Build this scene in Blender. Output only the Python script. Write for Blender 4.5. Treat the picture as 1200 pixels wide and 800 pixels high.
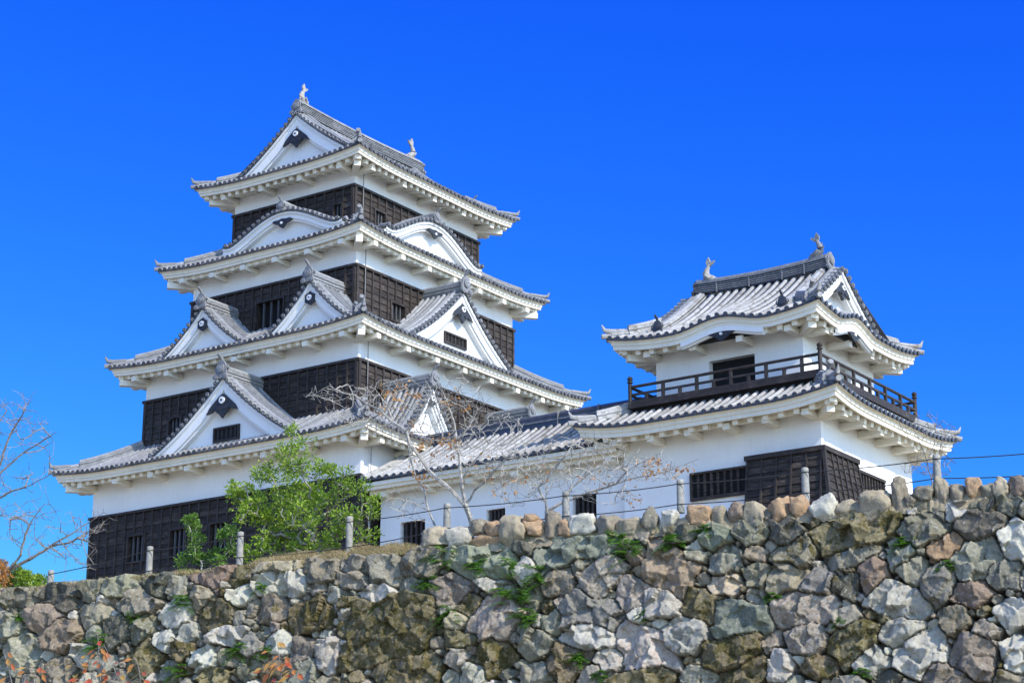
import bpy, math, random
import numpy as np
from math import sin, cos, pi, radians, sqrt, atan2
from mathutils import Vector, Matrix
for o in list(bpy.data.objects): bpy.data.objects.remove(o)
random.seed(7); RNG = np.random.RandomState(11)
C = bpy.context.scene.collection
sc = bpy.context.scene
# ------------------------------------------------------------------ camera
CAMP = Vector((44.47, -54.33, 0.0)); YAW = radians(34.855); PIT = radians(16.731); FPX = 2336.84
cd = bpy.data.cameras.new('camera'); cam = bpy.data.objects.new('camera', cd); C.objects.link(cam)
cam.location = CAMP; cam.rotation_euler = (pi/2 + PIT, 0, YAW)
cd.sensor_width = 36; cd.lens = 36*FPX/1200; cd.clip_end = 6000; cd.clip_start = .5
sc.camera = cam
# ------------------------------------------------------------------ light
SUN = Vector((1.0, -.2, .8)).normalized()
EL = math.asin(SUN.z); AZ = atan2(SUN.x, SUN.y)
w = bpy.data.worlds.new('World'); sc.world = w; w.use_nodes = True
nt = w.node_tree; nt.nodes.clear()
out = nt.nodes.new('ShaderNodeOutputWorld'); bg = nt.nodes.new('ShaderNodeBackground')
sky = nt.nodes.new('ShaderNodeTexSky'); sky.sky_type = 'NISHITA'; sky.sun_disc = False
sky.sun_elevation = EL; sky.sun_rotation = AZ; sky.air_density = 1.0; sky.dust_density = .2; sky.ozone_density = 3.0; sky.altitude = 200
# regraded sky: deep blue away from the sun, boosted towards it as added fill for shaded walls (a function of world direction only)
def wm(op, a, b_):
    n = nt.nodes.new('ShaderNodeMath'); n.operation = op
    for i, x in enumerate((a, b_)):
        if hasattr(x, 'node'): nt.links.new(x, n.inputs[i])
        else: n.inputs[i].default_value = x
    return n.outputs[0]
sp_ = nt.nodes.new('ShaderNodeSeparateColor'); nt.links.new(sky.outputs[0], sp_.inputs[0]); cb_ = nt.nodes.new('ShaderNodeCombineColor')
S15 = .15
for i, (k, g) in enumerate(((.81, 2.6), (.69, 1.6), (.277, .3))):
    nt.links.new(wm('DIVIDE', wm('POWER', wm('MULTIPLY', sp_.outputs[i], k*S15 if i < 2 else S15*k), g), S15), cb_.inputs[i])
geo = nt.nodes.new('ShaderNodeTexCoord'); dp = nt.nodes.new('ShaderNodeVectorMath'); dp.operation = 'DOT_PRODUCT'; nt.links.new(geo.outputs['Generated'], dp.inputs[0]); dp.inputs[1].default_value = SUN
mrg = nt.nodes.new('ShaderNodeMapRange'); mrg.interpolation_type = 'SMOOTHSTEP'; mrg.inputs[1].default_value = 0; mrg.inputs[2].default_value = .55; nt.links.new(dp.outputs['Value'], mrg.inputs[0])
pale = nt.nodes.new('ShaderNodeMix'); pale.data_type = 'RGBA'; pale.blend_type = 'MULTIPLY'; pale.inputs[0].default_value = 1; pale.inputs[7].default_value = (1.3, 1.42, 1.6, 1); nt.links.new(sky.outputs[0], pale.inputs[6])
mx = nt.nodes.new('ShaderNodeMix'); mx.data_type = 'RGBA'; nt.links.new(mrg.outputs[0], mx.inputs[0]); nt.links.new(cb_.outputs[0], mx.inputs[6]); nt.links.new(pale.outputs[2], mx.inputs[7])
nt.links.new(mx.outputs[2], bg.inputs[0]); nt.links.new(bg.outputs[0], out.inputs[0])
bg.inputs[1].default_value = .15
ld = bpy.data.lights.new('sun', 'SUN'); ld.energy = 3.1; ld.angle = radians(.53); ld.color = (1, .935, .83)
sl = bpy.data.objects.new('sun', ld); C.objects.link(sl); sl.rotation_euler = SUN.to_track_quat('Z', 'Y').to_euler()
sc.view_settings.view_transform = 'Standard'; sc.view_settings.look = 'None'; sc.view_settings.gamma = 1
sc.view_settings.use_curve_mapping = False; sc.view_settings.exposure = .8
sc.render.engine = 'CYCLES'
# ------------------------------------------------------------------ pixel -> point helpers (survey of the photo)
FW = Vector((-sin(YAW), cos(YAW), 0)); RT = Vector((cos(YAW), sin(YAW), 0)); UPV = Vector((0, 0, 1))
def ray(px, py):
    x = (px-600)/FPX; y = (400-py)/FPX
    return RT*x + FW*(cos(PIT)-y*sin(PIT)) + UPV*(sin(PIT)+y*cos(PIT))
def onY(px, py, Y): d = ray(px, py); return CAMP + d*((Y-CAMP.y)/d.y)
def onX(px, py, X): d = ray(px, py); return CAMP + d*((X-CAMP.x)/d.x)
WO = Vector((13.61, -10.02, 0)); WD = Vector((.9867, .1632, 0)).normalized(); WN = Vector((WD.y, -WD.x, 0))
BAT = .16; ZT = 10.5
def wallpos(t, z, h=0): return WO + WD*t + WN*(BAT*(ZT-z)+h) + UPV*z
def onwall(px, py, off=0.0, bat=BAT):      # off > 0: behind the wall face
    d = ray(px, py)
    k = ((WO-CAMP).dot(WN) + bat*ZT - off)/(d.dot(WN) + bat*d.z)
    p = CAMP + d*k
    return p
def tz(px, py):
    p = onwall(px, py); return (p-WO).dot(WD), p.z
# ------------------------------------------------------------------ mesh builder
class MB:
    def __init__(s): s.v = []; s.f = []; s.m = []
    def vert(s, p): s.v.append(tuple(p)); return len(s.v)-1
    def face(s, idx, m=0): s.f.append(tuple(idx)); s.m.append(m)
    def poly(s, pts, m=0):
        i = len(s.v); s.v += [tuple(p) for p in pts]; s.face(range(i, i+len(pts)), m)
    def obox(s, c, a, b, d, m=0):
        c, a, b, d = Vector(c), Vector(a), Vector(b), Vector(d); i = len(s.v)
        for k in (-1, 1):
            for j in (-1, 1):
                for h in (-1, 1): s.v.append(tuple(c+a*h+b*j+d*k))
        for q in ((0, 2, 3, 1), (4, 5, 7, 6), (0, 1, 5, 4), (2, 6, 7, 3), (0, 4, 6, 2), (1, 3, 7, 5)): s.face([i+x for x in q], m)
    def box(s, x0, x1, y0, y1, z0, z1, m=0):
        s.obox(((x0+x1)/2, (y0+y1)/2, (z0+z1)/2), ((x1-x0)/2, 0, 0), (0, (y1-y0)/2, 0), (0, 0, (z1-z0)/2), m)
    def bar(s, p, q, wd, hg, m=0, up=UPV):
        p, q = Vector(p), Vector(q); d = q-p; side = d.cross(up).normalized(); u = side.cross(d).normalized()
        s.obox((p+q)/2, d/2, side*wd/2, u*hg/2, m)
    def tube(s, pts, r, n=6, m=0, cap=True, capm=None, side=None, up=None, frac=1.0, start=0.0):
        pts = [Vector(p) for p in pts]; rs = r if isinstance(r, (list, tuple)) else [r]*len(pts); i = len(s.v); N = len(pts)
        full = frac >= .999
        for k, p in enumerate(pts):
            if side is None:
                t = (pts[min(k+1, N-1)]-pts[max(k-1, 0)])
                t = t.normalized() if t.length > 1e-9 else UPV
                ref = UPV if abs(t.z) < .9 else Vector((1, 0, 0))
                a = t.cross(ref).normalized(); b = a.cross(t).normalized()
            else: a, b = side, up
            for j in range(n if full else n+1):
                an = start + 2*pi*frac*j/n
                s.v.append(tuple(p + a*(cos(an)*rs[k]) + b*(sin(an)*rs[k])))
        w_ = n if full else n+1
        for k in range(N-1):
            for j in range(n):
                j2 = (j+1) % w_ if full else j+1
                s.face((i+k*w_+j, i+k*w_+j2, i+(k+1)*w_+j2, i+(k+1)*w_+j), m)
        if cap:
            cm = m if capm is None else capm
            s.face([i+j for j in range(w_)][::-1], cm); s.face([i+(N-1)*w_+j for j in range(w_)], m)
    def disc(s, c, ax, r, th, n=14, m=0, fm=None):
        ax = Vector(ax).normalized(); c = Vector(c)
        s.tube([c-ax*th/2, c+ax*th/2], r, n, m, True, fm)
    def prism(s, prof, O, e, u, n, th, m=0):      # outline in (e,u) plane extruded along n
        O, e, u, n = Vector(O), Vector(e), Vector(u), Vector(n); i = len(s.v); N = len(prof)
        for k in (0, th):
            for (a, b) in prof: s.v.append(tuple(O+e*a+u*b+n*k))
        s.face(range(i, i+N), m); s.face([i+2*N-1-j for j in range(N)], m)
        for j in range(N): s.face((i+j, i+(j+1) % N, i+N+(j+1) % N, i+N+j), m)
    def build(s, name, mats, parent=None, smooth=False, recalc=True, attrs=None):
        me = bpy.data.meshes.new(name)
        off = Vector((0, 0, 0)); r = parent
        while r is not None: off += r.location; r = r.parent
        vv = [(x-off.x, y-off.y, z-off.z) for x, y, z in s.v]
        me.from_pydata(vv, [], s.f)
        if not isinstance(mats, (list, tuple)): mats = [mats]
        for mm in mats: me.materials.append(mm)
        if len(mats) > 1: me.polygons.foreach_set('material_index', s.m)
        if recalc:
            import bmesh
            b = bmesh.new(); b.from_mesh(me); bmesh.ops.recalc_face_normals(b, faces=b.faces); b.to_mesh(me); b.free()
        if smooth: 
            me.polygons.foreach_set('use_smooth', [True]*len(me.polygons))
            try: me.set_sharp_from_angle(angle=radians(40))
            except Exception: pass
        o = bpy.data.objects.new(name, me); C.objects.link(o)
        if parent is not None: o.parent = parent
        return o
def thing(name, label, cat, loc=(0, 0, 0), group=None):
    o = bpy.data.objects.new(name, None); C.objects.link(o); o.location = loc; o['label'] = label; o['category'] = cat
    if group: o['group'] = group
    return o
def tag(o, label=None, cat=None, group=None, kind=None):
    if label: o['label'] = label
    if cat: o['category'] = cat
    if group: o['group'] = group
    if kind: o['kind'] = kind
    return o
# ------------------------------------------------------------------ materials
def mat(name, col, rough=.8, var=.15, scale=3.0, bump=0.0, bscale=20.0, spec=.3, col2=None, mix=(.45, .6), stretch=None, detail=6, island=0.0, streak=0.0):
    m = bpy.data.materials.new(name); m.use_nodes = True; n = m.node_tree; N = n.nodes; L = n.links
    b = N['Principled BSDF']; b.inputs['Roughness'].default_value = rough; b.inputs['Specular IOR Level'].default_value = spec
    tc = N.new('ShaderNodeTexCoord'); src = tc.outputs['Object']
    if stretch:
        mp = N.new('ShaderNodeMapping'); mp.inputs['Scale'].default_value = stretch; L.new(src, mp.inputs[0]); src = mp.outputs[0]
    no = N.new('ShaderNodeTexNoise'); no.inputs['Scale'].default_value = scale; no.inputs['Detail'].default_value = detail; no.inputs['Roughness'].default_value = .65
    L.new(src, no.inputs['Vector'])
    cr = N.new('ShaderNodeValToRGB'); cr.color_ramp.elements[0].position = .3; cr.color_ramp.elements[1].position = .7
    c = Vector(col); cr.color_ramp.elements[0].color = (*(c*(1-var)), 1); cr.color_ramp.elements[1].color = (*[min(1, x*(1+var)) for x in c], 1)
    L.new(no.outputs[0], cr.inputs[0]); res = cr.outputs[0]
    if col2:
        n2 = N.new('ShaderNodeTexNoise'); n2.inputs['Scale'].default_value = scale*.45; n2.inputs['Detail'].default_value = 8; n2.inputs['Roughness'].default_value = .7; L.new(src, n2.inputs['Vector'])
        mr = N.new('ShaderNodeMapRange'); mr.inputs[1].default_value = mix[0]; mr.inputs[2].default_value = mix[1]; L.new(n2.outputs[0], mr.inputs[0])
        mi = N.new('ShaderNodeMix'); mi.data_type = 'RGBA'; L.new(mr.outputs[0], mi.inputs[0]); L.new(res, mi.inputs[6]); mi.inputs[7].default_value = (*col2, 1); res = mi.outputs[2]
    if streak:
        m3 = N.new('ShaderNodeMapping'); m3.inputs['Scale'].default_value = (2.6, 2.6, .35); L.new(tc.outputs['Object'], m3.inputs[0]); n3 = N.new('ShaderNodeTexNoise'); n3.inputs['Scale'].default_value = 2.2; n3.inputs['Detail'].default_value = 8; n3.inputs['Roughness'].default_value = .7; L.new(m3.outputs[0], n3.inputs['Vector'])
        r3 = N.new('ShaderNodeMapRange'); r3.inputs[1].default_value = .5; r3.inputs[2].default_value = .75; r3.inputs[4].default_value = streak; L.new(n3.outputs[0], r3.inputs[0]); x3 = N.new('ShaderNodeMix'); x3.data_type = 'RGBA'; L.new(r3.outputs[0], x3.inputs[0]); L.new(res, x3.inputs[6]); x3.inputs[7].default_value = (.42, .40, .35, 1); res = x3.outputs[2]
    if island:
        gi = N.new('ShaderNodeNewGeometry'); ri = N.new('ShaderNodeMapRange'); ri.inputs[3].default_value = 1-island; ri.inputs[4].default_value = 1+island; L.new(gi.outputs['Random Per Island'], ri.inputs[0]); ci = N.new('ShaderNodeCombineColor'); [L.new(ri.outputs[0], ci.inputs[i]) for i in range(3)]
        xi = N.new('ShaderNodeMix'); xi.data_type = 'RGBA'; xi.blend_type = 'MULTIPLY'; xi.inputs[0].default_value = 1; L.new(res, xi.inputs[6]); L.new(ci.outputs[0], xi.inputs[7]); res = xi.outputs[2]
    L.new(res, b.inputs['Base Color'])
    if bump:
        bn = N.new('ShaderNodeTexNoise'); bn.inputs['Scale'].default_value = bscale; bn.inputs['Detail'].default_value = 5; L.new(src, bn.inputs['Vector'])
        bu = N.new('ShaderNodeBump'); bu.inputs['Strength'].default_value = bump; bu.inputs['Distance'].default_value = .03; L.new(bn.outputs[0], bu.inputs['Height']); L.new(bu.outputs[0], b.inputs['Normal'])
    return m
M = {}
M['plaster'] = mat('white_plaster', (.82, .815, .79), .85, .03, .7, .15, 6, .2, (.76, .75, .71), (.5, .75), streak=.13)
M['eaveplaster'] = mat('bounce_tinted_eave_plaster', (.80, .75, .63), .85, .05, 1.2, .15, 8, .2, (.68, .65, .54), (.52, .75), streak=.3)  # same plaster as the walls, with warm ground bounce painted into its colour
M['board'] = mat('dark_stained_boards', (.031, .0245, .021), .65, .4, 5, .5, 30, .3, (.10, .078, .062), (.48, .7), (1, 1, 6), island=.3)
M['batten'] = mat('dark_battens', (.034, .027, .023), .6, .3, 6, .3, 30, .3, (.08, .062, .052), (.5, .7))
M['black'] = mat('dark_interior', (.012, .012, .013), .9, .2, 3)
M['bars'] = mat('window_bars', (.075, .075, .078), .7, .2, 4)
M['tile'] = mat('grey_round_tiles', (.235, .238, .242), .55, .3, 7, .2, 25, .4, (.15, .152, .156), (.5, .7), island=.28)
M['pan'] = mat('grey_pan_tiles', (.08, .083, .09), .45, .3, 5, .3, 18, .45)
M['tilecap'] = mat('tile_end_discs', (.085, .085, .09), .6, .35, 12, .3, 30, .4, island=.5)
M['ridge'] = mat('ridge_tiles', (.19, .193, .198), .55, .3, 6, .3, 22, .4, (.30, .30, .295), (.52, .66))
M['lime'] = mat('lime_plastered_tiles', (.35, .345, .33), .75, .22, 6, .3, 22, .3, (.15, .13, .105), (.52, .66), island=.22)
M['darktile'] = mat('dark_smoked_tiles', (.05, .052, .058), .4, .3, 8, .3, 25, .5)
M['navy'] = mat('smoked_pan_tiles', (.055, .06, .075), .3, .3, 5, .2, 18, .5)
M['orn'] = mat('ornament_tile', (.20, .203, .208), .6, .35, 10, .4, 30, .35)
M['fish'] = mat('weathered_fish_tile', (.33, .31, .275), .65, .3, 9, .4, 25, .3)
M['gegyo'] = mat('black_lacquer_carving', (.03, .03, .032), .45, .3, 8, .2, 30, .4)
M['whitepaint'] = mat('white_paint', (.8, .8, .8), .6, .03, 4)
M['wire'] = mat('dark_cable', (.035, .033, .03), .6, .2, 5)
M['leadwire'] = mat('grey_cable', (.22, .21, .2), .5, .2, 5)
M['post'] = mat('concrete_log_post', (.30, .285, .25), .85, .25, 6, .5, 14, .2, (.19, .19, .16), (.5, .65))
M['soil'] = mat('dry_soil_and_turf', (.32, .26, .17), .95, .3, 2.5, .6, 9, .1, (.19, .18, .09), (.5, .62))
M['ground'] = mat('gravel_ground', (.34, .31, .25), .95, .2, 1.5, .4, 6, .1, (.20, .20, .11), (.5, .65))
M['bark'] = mat('pale_bark', (.37, .345, .30), .85, .3, 9, .5, 20, .2, (.13, .12, .10), (.5, .65))
M['bark2'] = mat('grey_twig_bark', (.21, .185, .16), .85, .3, 9, .3, 20, .2)
def leafmat(name, c1, c2, trans=.35):
    m = bpy.data.materials.new(name); m.use_nodes = True; N = m.node_tree.nodes; L = m.node_tree.links
    b = N['Principled BSDF']; b.inputs['Roughness'].default_value = .45; b.inputs['Specular IOR Level'].default_value = .35
    ge = N.new('ShaderNodeNewGeometry'); cr = N.new('ShaderNodeValToRGB'); cr.color_ramp.elements[0].color = (*c1, 1); cr.color_ramp.elements[1].color = (*c2, 1)
    L.new(ge.outputs['Random Per Island'], cr.inputs[0]); L.new(cr.outputs[0], b.inputs['Base Color'])
    tr = N.new('ShaderNodeBsdfTranslucent'); L.new(cr.outputs[0], tr.inputs[0]); ms = N.new('ShaderNodeMixShader'); ms.inputs[0].default_value = trans
    L.new(b.outputs[0], ms.inputs[1]); L.new(tr.outputs[0], ms.inputs[2]); L.new(ms.outputs[0], N['Material Output'].inputs[0])
    return m
M['leaf'] = leafmat('glossy_green_leaves', (.10, .22, .015), (.38, .50, .06))
M['leaf2'] = leafmat('dark_green_leaves', (.06, .15, .02), (.20, .34, .05))
M['fern'] = leafmat('fern_green', (.07, .20, .02), (.19, .38, .05))
M['orange'] = leafmat('autumn_orange_leaves', (.42, .16, .04), (.60, .36, .13))
M['redleaf'] = leafmat('red_and_ochre_leaves', (.48, .08, .04), (.50, .32, .08))
M['dry'] = leafmat('dry_grass', (.30, .22, .11), (.52, .42, .22), .2)
M['green_grass'] = leafmat('green_grass', (.12, .20, .03), (.32, .36, .09), .3)
def stonemat():
    m = bpy.data.materials.new('weathered_wall_stone'); m.use_nodes = True; N = m.node_tree.nodes; L = m.node_tree.links
    b = N['Principled BSDF']; b.inputs['Roughness'].default_value = .9; b.inputs['Specular IOR Level'].default_value = .2
    at = N.new('ShaderNodeAttribute'); at.attribute_name = 'Col'; am = N.new('ShaderNodeAttribute'); am.attribute_name = 'Msk'
    tc = N.new('ShaderNodeTexCoord')
    sep = N.new('ShaderNodeSeparateColor'); L.new(am.outputs['Color'], sep.inputs[0])
    def noise(s, d=8, r=.65):
        n = N.new('ShaderNodeTexNoise'); n.inputs['Scale'].default_value = s; n.inputs['Detail'].default_value = d; n.inputs['Roughness'].default_value = r
        L.new(tc.outputs['Object'], n.inputs['Vector']); return n
    def mixc(fac, a, c2, bt='MIX'):
        mi = N.new('ShaderNodeMix'); mi.data_type = 'RGBA'; mi.blend_type = bt
        if hasattr(fac, 'node'): L.new(fac, mi.inputs[0])
        else: mi.inputs[0].default_value = fac
        L.new(a, mi.inputs[6])
        if hasattr(c2, 'node'): L.new(c2, mi.inputs[7])
        else: mi.inputs[7].default_value = (*c2, 1)
        return mi.outputs[2]
    def mth(op, a, c2):
        n = N.new('ShaderNodeMath'); n.operation = op; n.use_clamp = False
        for i, x in enumerate((a, c2)):
            if hasattr(x, 'node'): L.new(x, n.inputs[i])
            else: n.inputs[i].default_value = x
        return n.outputs[0]
    def rng(a, lo, hi, o0=0, o1=1):
        n = N.new('ShaderNodeMapRange'); n.inputs[1].default_value = lo; n.inputs[2].default_value = hi; n.inputs[3].default_value = o0; n.inputs[4].default_value = o1; L.new(a, n.inputs[0]); return n.outputs[0]
    n1 = noise(6, 10, .8); g = rng(n1.outputs[0], .32, .68, .7, 1.45)
    cg = N.new('ShaderNodeCombineColor'); [L.new(g, cg.inputs[i]) for i in range(3)]
    c = mixc(1.0, at.outputs['Color'], cg.outputs[0], 'MULTIPLY')
    # hue drift: ochre / grey stains
    n4 = noise(1.7, 5); c = mixc(rng(n4.outputs[0], .55, .72, 0, .45), c, (.26, .19, .12))
    # lichen (pale crust)
    n2 = noise(7.5, 10, .75); lv = mth('ADD', n2.outputs[0], mth('MULTIPLY', sep.outputs[1], .22))
    c = mixc(rng(lv, .60, .72, 0, .6), c, (.48, .45, .38))
    n5 = noise(14, 6, .75); c = mixc(rng(n5.outputs[0], .58, .66, 0, .65), c, (.55, .53, .46))
    n6 = noise(9, 8, .8); c = mixc(rng(n6.outputs[0], .56, .66, 0, .6), c, (.06, .055, .042))
    # moss
    n3 = noise(3.2, 9, .7); mv = mth('ADD', n3.outputs[0], mth('MULTIPLY', sep.outputs[0], .34)); 
    n7 = noise(20, 4); mc = N.new('ShaderNodeValToRGB'); mc.color_ramp.elements[0].color = (.035, .032, .012, 1); mc.color_ramp.elements[1].color = (.125, .10, .032, 1); mc.color_ramp.elements[0].position = .35; mc.color_ramp.elements[1].position = .65; L.new(n7.outputs[0], mc.inputs[0])
    c = mixc(rng(mv, .66, .73), c, mc.outputs[0])
    L.new(c, b.inputs['Base Color'])
    bu = N.new('ShaderNodeBump'); bu.inputs['Strength'].default_value = .8; bu.inputs['Distance'].default_value = .035
    nb = noise(20, 10, .75); L.new(nb.outputs[0], bu.inputs['Height']); L.new(bu.outputs[0], b.inputs['Normal'])
    return m
M['stone'] = stonemat()
# ================================================================== THE SETTING
def sheet(name, pts, faces, m, kind='structure'):
    mb = MB(); mb.v = [tuple(p) for p in pts]; mb.f = faces; mb.m = [0]*len(faces)
    o = mb.build(name, m, recalc=True); o['kind'] = kind; return o
sheet('ground', [(-3000, -3000, -1.7), (3000, -3000, -1.7), (3000, 3000, -1.7), (-3000, 3000, -1.7)], [(0, 1, 2, 3)], M['ground'])
# hilltop terrain behind the wall : rises gently from the wall head to the castle yard
def hill():
    mb = MB(); nT = 90; offs = [.3, .36, .45, .6, 1.2, 2.4, 4, 6, 9, 14, 30, 90]
    hs_ = [ZT-.22, ZT-.05, ZT+.03, ZT+.06, ZT+.1, ZT+.2, ZT+.4, ZT+.8, ZT+1.2, ZT+1.4, ZT+1.4, ZT+1.4]
    rnd = random.Random(3)
    for i in range(nT+1):
        t = -60+120*i/nT
        dz = 0 if t < -2 else -.1
        mo_ = max(0, 1-((t+5.6)/3.8)**2)**.7*.34
        for o_, h in zip(offs, hs_):
            j = rnd.uniform(-.035, .035) if o_ < 5 else 0
            p = WO + WD*t - WN*o_ + UPV*(h+j+dz+mo_*(min(1, max(0, (o_-.3)/.5))))
            mb.vert(p)
        p = WO + WD*t - WN*90 + UPV*(-2); mb.vert(p)
    K = len(offs)+1
    for i in range(nT):
        for k in range(K-1): mb.face((i*K+k, (i+1)*K+k, (i+1)*K+k+1, i*K+k+1))
    for i0 in (0, nT*K):
        b0 = mb.vert(Vector(mb.v[i0])-Vector((0, 0, ZT+2))); mb.face([b0]+[i0+k for k in range(K)])
    o = mb.build('hilltop_terrain', M['soil'], smooth=True); o['kind'] = 'structure'
hill()
# ================================================================== STONE WALL (numpy height field of fitted stones)
def vnoise(T, Z, s, seed):
    r = np.random.RandomState(seed); G = r.rand(64, 64)
    x = T/s+1000.3; y = Z/s+1000.7; xi = np.floor(x).astype(int); yi = np.floor(y).astype(int); fx = x-xi; fy = y-yi
    fx = fx*fx*(3-2*fx); fy = fy*fy*(3-2*fy)
    a = G[xi % 64, yi % 64]; b_ = G[(xi+1) % 64, yi % 64]; c_ = G[xi % 64, (yi+1) % 64]; d_ = G[(xi+1) % 64, (yi+1) % 64]
    return (a*(1-fx)+b_*fx)*(1-fy)+(c_*(1-fx)+d_*fx)*fy-.5
KEY = dict(g=(.205, .192, .155), e=(.17, .162, .118), d=(.095, .092, .072), w=(.41, .395, .335), l=(.30, .28, .23), b=(.19, .165, .128), r=(.205, .158, .12),
           t=(.29, .25, .185), m=(.15, .125, .075), s=(.170, .182, .142), u=(.172, .170, .148), o=(.31, .21, .13), p=(.21, .185, .148))
KEY = {k: (c[0]*1.04, c[1]*1.01, c[2]*.92) for k, c in KEY.items()}
ST = """22 700 46 26 0 e|70 701 52 30 -8 d|106 690 30 22 0 e|140 688 48 28 -5 e|182 682 38 28 5 d|206 689 22 28 0 g|243 671 52 25 3 r
52 720 46 34 10 r|110 718 42 28 -10 t|164 706 52 24 0 e|205 718 46 42 0 w|236 696 36 22 -15 b|282 697 30 23 0 w|254 720 40 34 0 m|296 712 20 24 0 b
10 737 28 36 0 g|72 745 50 38 10 r|137 738 30 38 0 d|165 734 27 40 0 e|191 748 26 28 0 w|220 741 24 28 0 l|266 744 42 24 10 l|22 766 48 46 0 g|68 786 36 36 0 b|94 766 32 30 0 l|166 770 40 28 0 m|213 761 28 22 0 m|290 784 28 32 0 b|120 778 34 30 0 g|240 770 30 26 0 w|250 792 40 24 0 m
327 661 52 22 5 t|346 682 30 36 10 l|375 666 42 34 0 b|411 659 32 26 0 g|413 679 44 20 0 g|446 667 46 34 0 g|495 658 52 37 0 e|363 720 60 38 -5 m|317 714 38 32 0 b
457 737 116 74 18 m|472 784 78 36 0 m|412 716 36 26 20 l|524 690 52 30 5 b|522 714 30 15 5 g|580 725 52 54 10 p|543 746 46 22 0 m|576 768 54 32 0 m|384 768 34 48 15 l|352 762 32 34 0 b|534 769 26 28 0 g|560 650 76 30 0 s|576 681 44 25 -10 l|443 698 38 28 0 w|556 790 44 26 30 l|327 752 30 30 0 w|318 786 34 30 0 m|408 752 26 24 0 w
684 640 114 28 2 s|612 641 28 18 0 d|614 667 27 36 0 w|656 679 36 38 -20 b|705 675 58 38 25 p|680 660 38 22 0 e|739 695 35 40 0 p|783 669 68 40 0 r|850 658 38 36 0 g|814 651 36 14 0 t|886 648 32 16 0 t|889 674 34 38 0 b|692 717 80 46 -5 u|776 706 46 35 0 l|822 706 52 36 0 m|850 685 42 28 -20 t|866 725 76 42 -5 s|688 743 58 42 0 w|746 722 20 22 0 w|757 757 92 34 -38 l|800 743 60 48 0 l|856 765 70 44 0 m|660 774 47 43 0 m|714 772 44 28 0 l|628 755 42 32 0 g|628 789 44 32 0 p|752 796 86 26 0 m|818 791 44 24 0 g|870 791 62 32 10 m|650 728 32 30 0 g|692 790 28 24 0 g|800 625 44 24 0 d
922 622 46 32 0 d|1002 622 110 30 0 m|1082 620 64 38 0 e|1148 614 64 34 5 d|1190 635 32 54 0 w|930 649 58 27 5 e|995 651 80 32 12 e|1110 640 50 34 20 o|1056 651 40 36 0 g|1142 654 56 46 0 g|920 675 52 40 0 t|957 681 48 28 20 u|990 685 34 30 0 d|1022 670 38 34 0 r|1070 668 36 38 0 g|1099 682 34 62 -25 u|1178 671 48 38 0 u|1137 694 54 36 0 r|942 714 84 38 5 p|1053 706 88 36 -12 l|992 723 38 26 -10 g|1057 738 46 48 0 l|1116 725 44 34 0 b|1184 717 38 38 0 w|1078 763 62 58 15 l|944 750 46 34 0 p|1000 746 76 34 18 m|1136 768 56 52 -25 b|1188 765 34 48 0 w|1020 777 48 34 0 l|1105 789 72 32 -20 b|912 780 30 40 0 l|960 781 46 30 0 m|1155 738 34 24 -40 g|880 622 34 34 0 e|840 628 44 26 0 s"""
class Stone: pass
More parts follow.
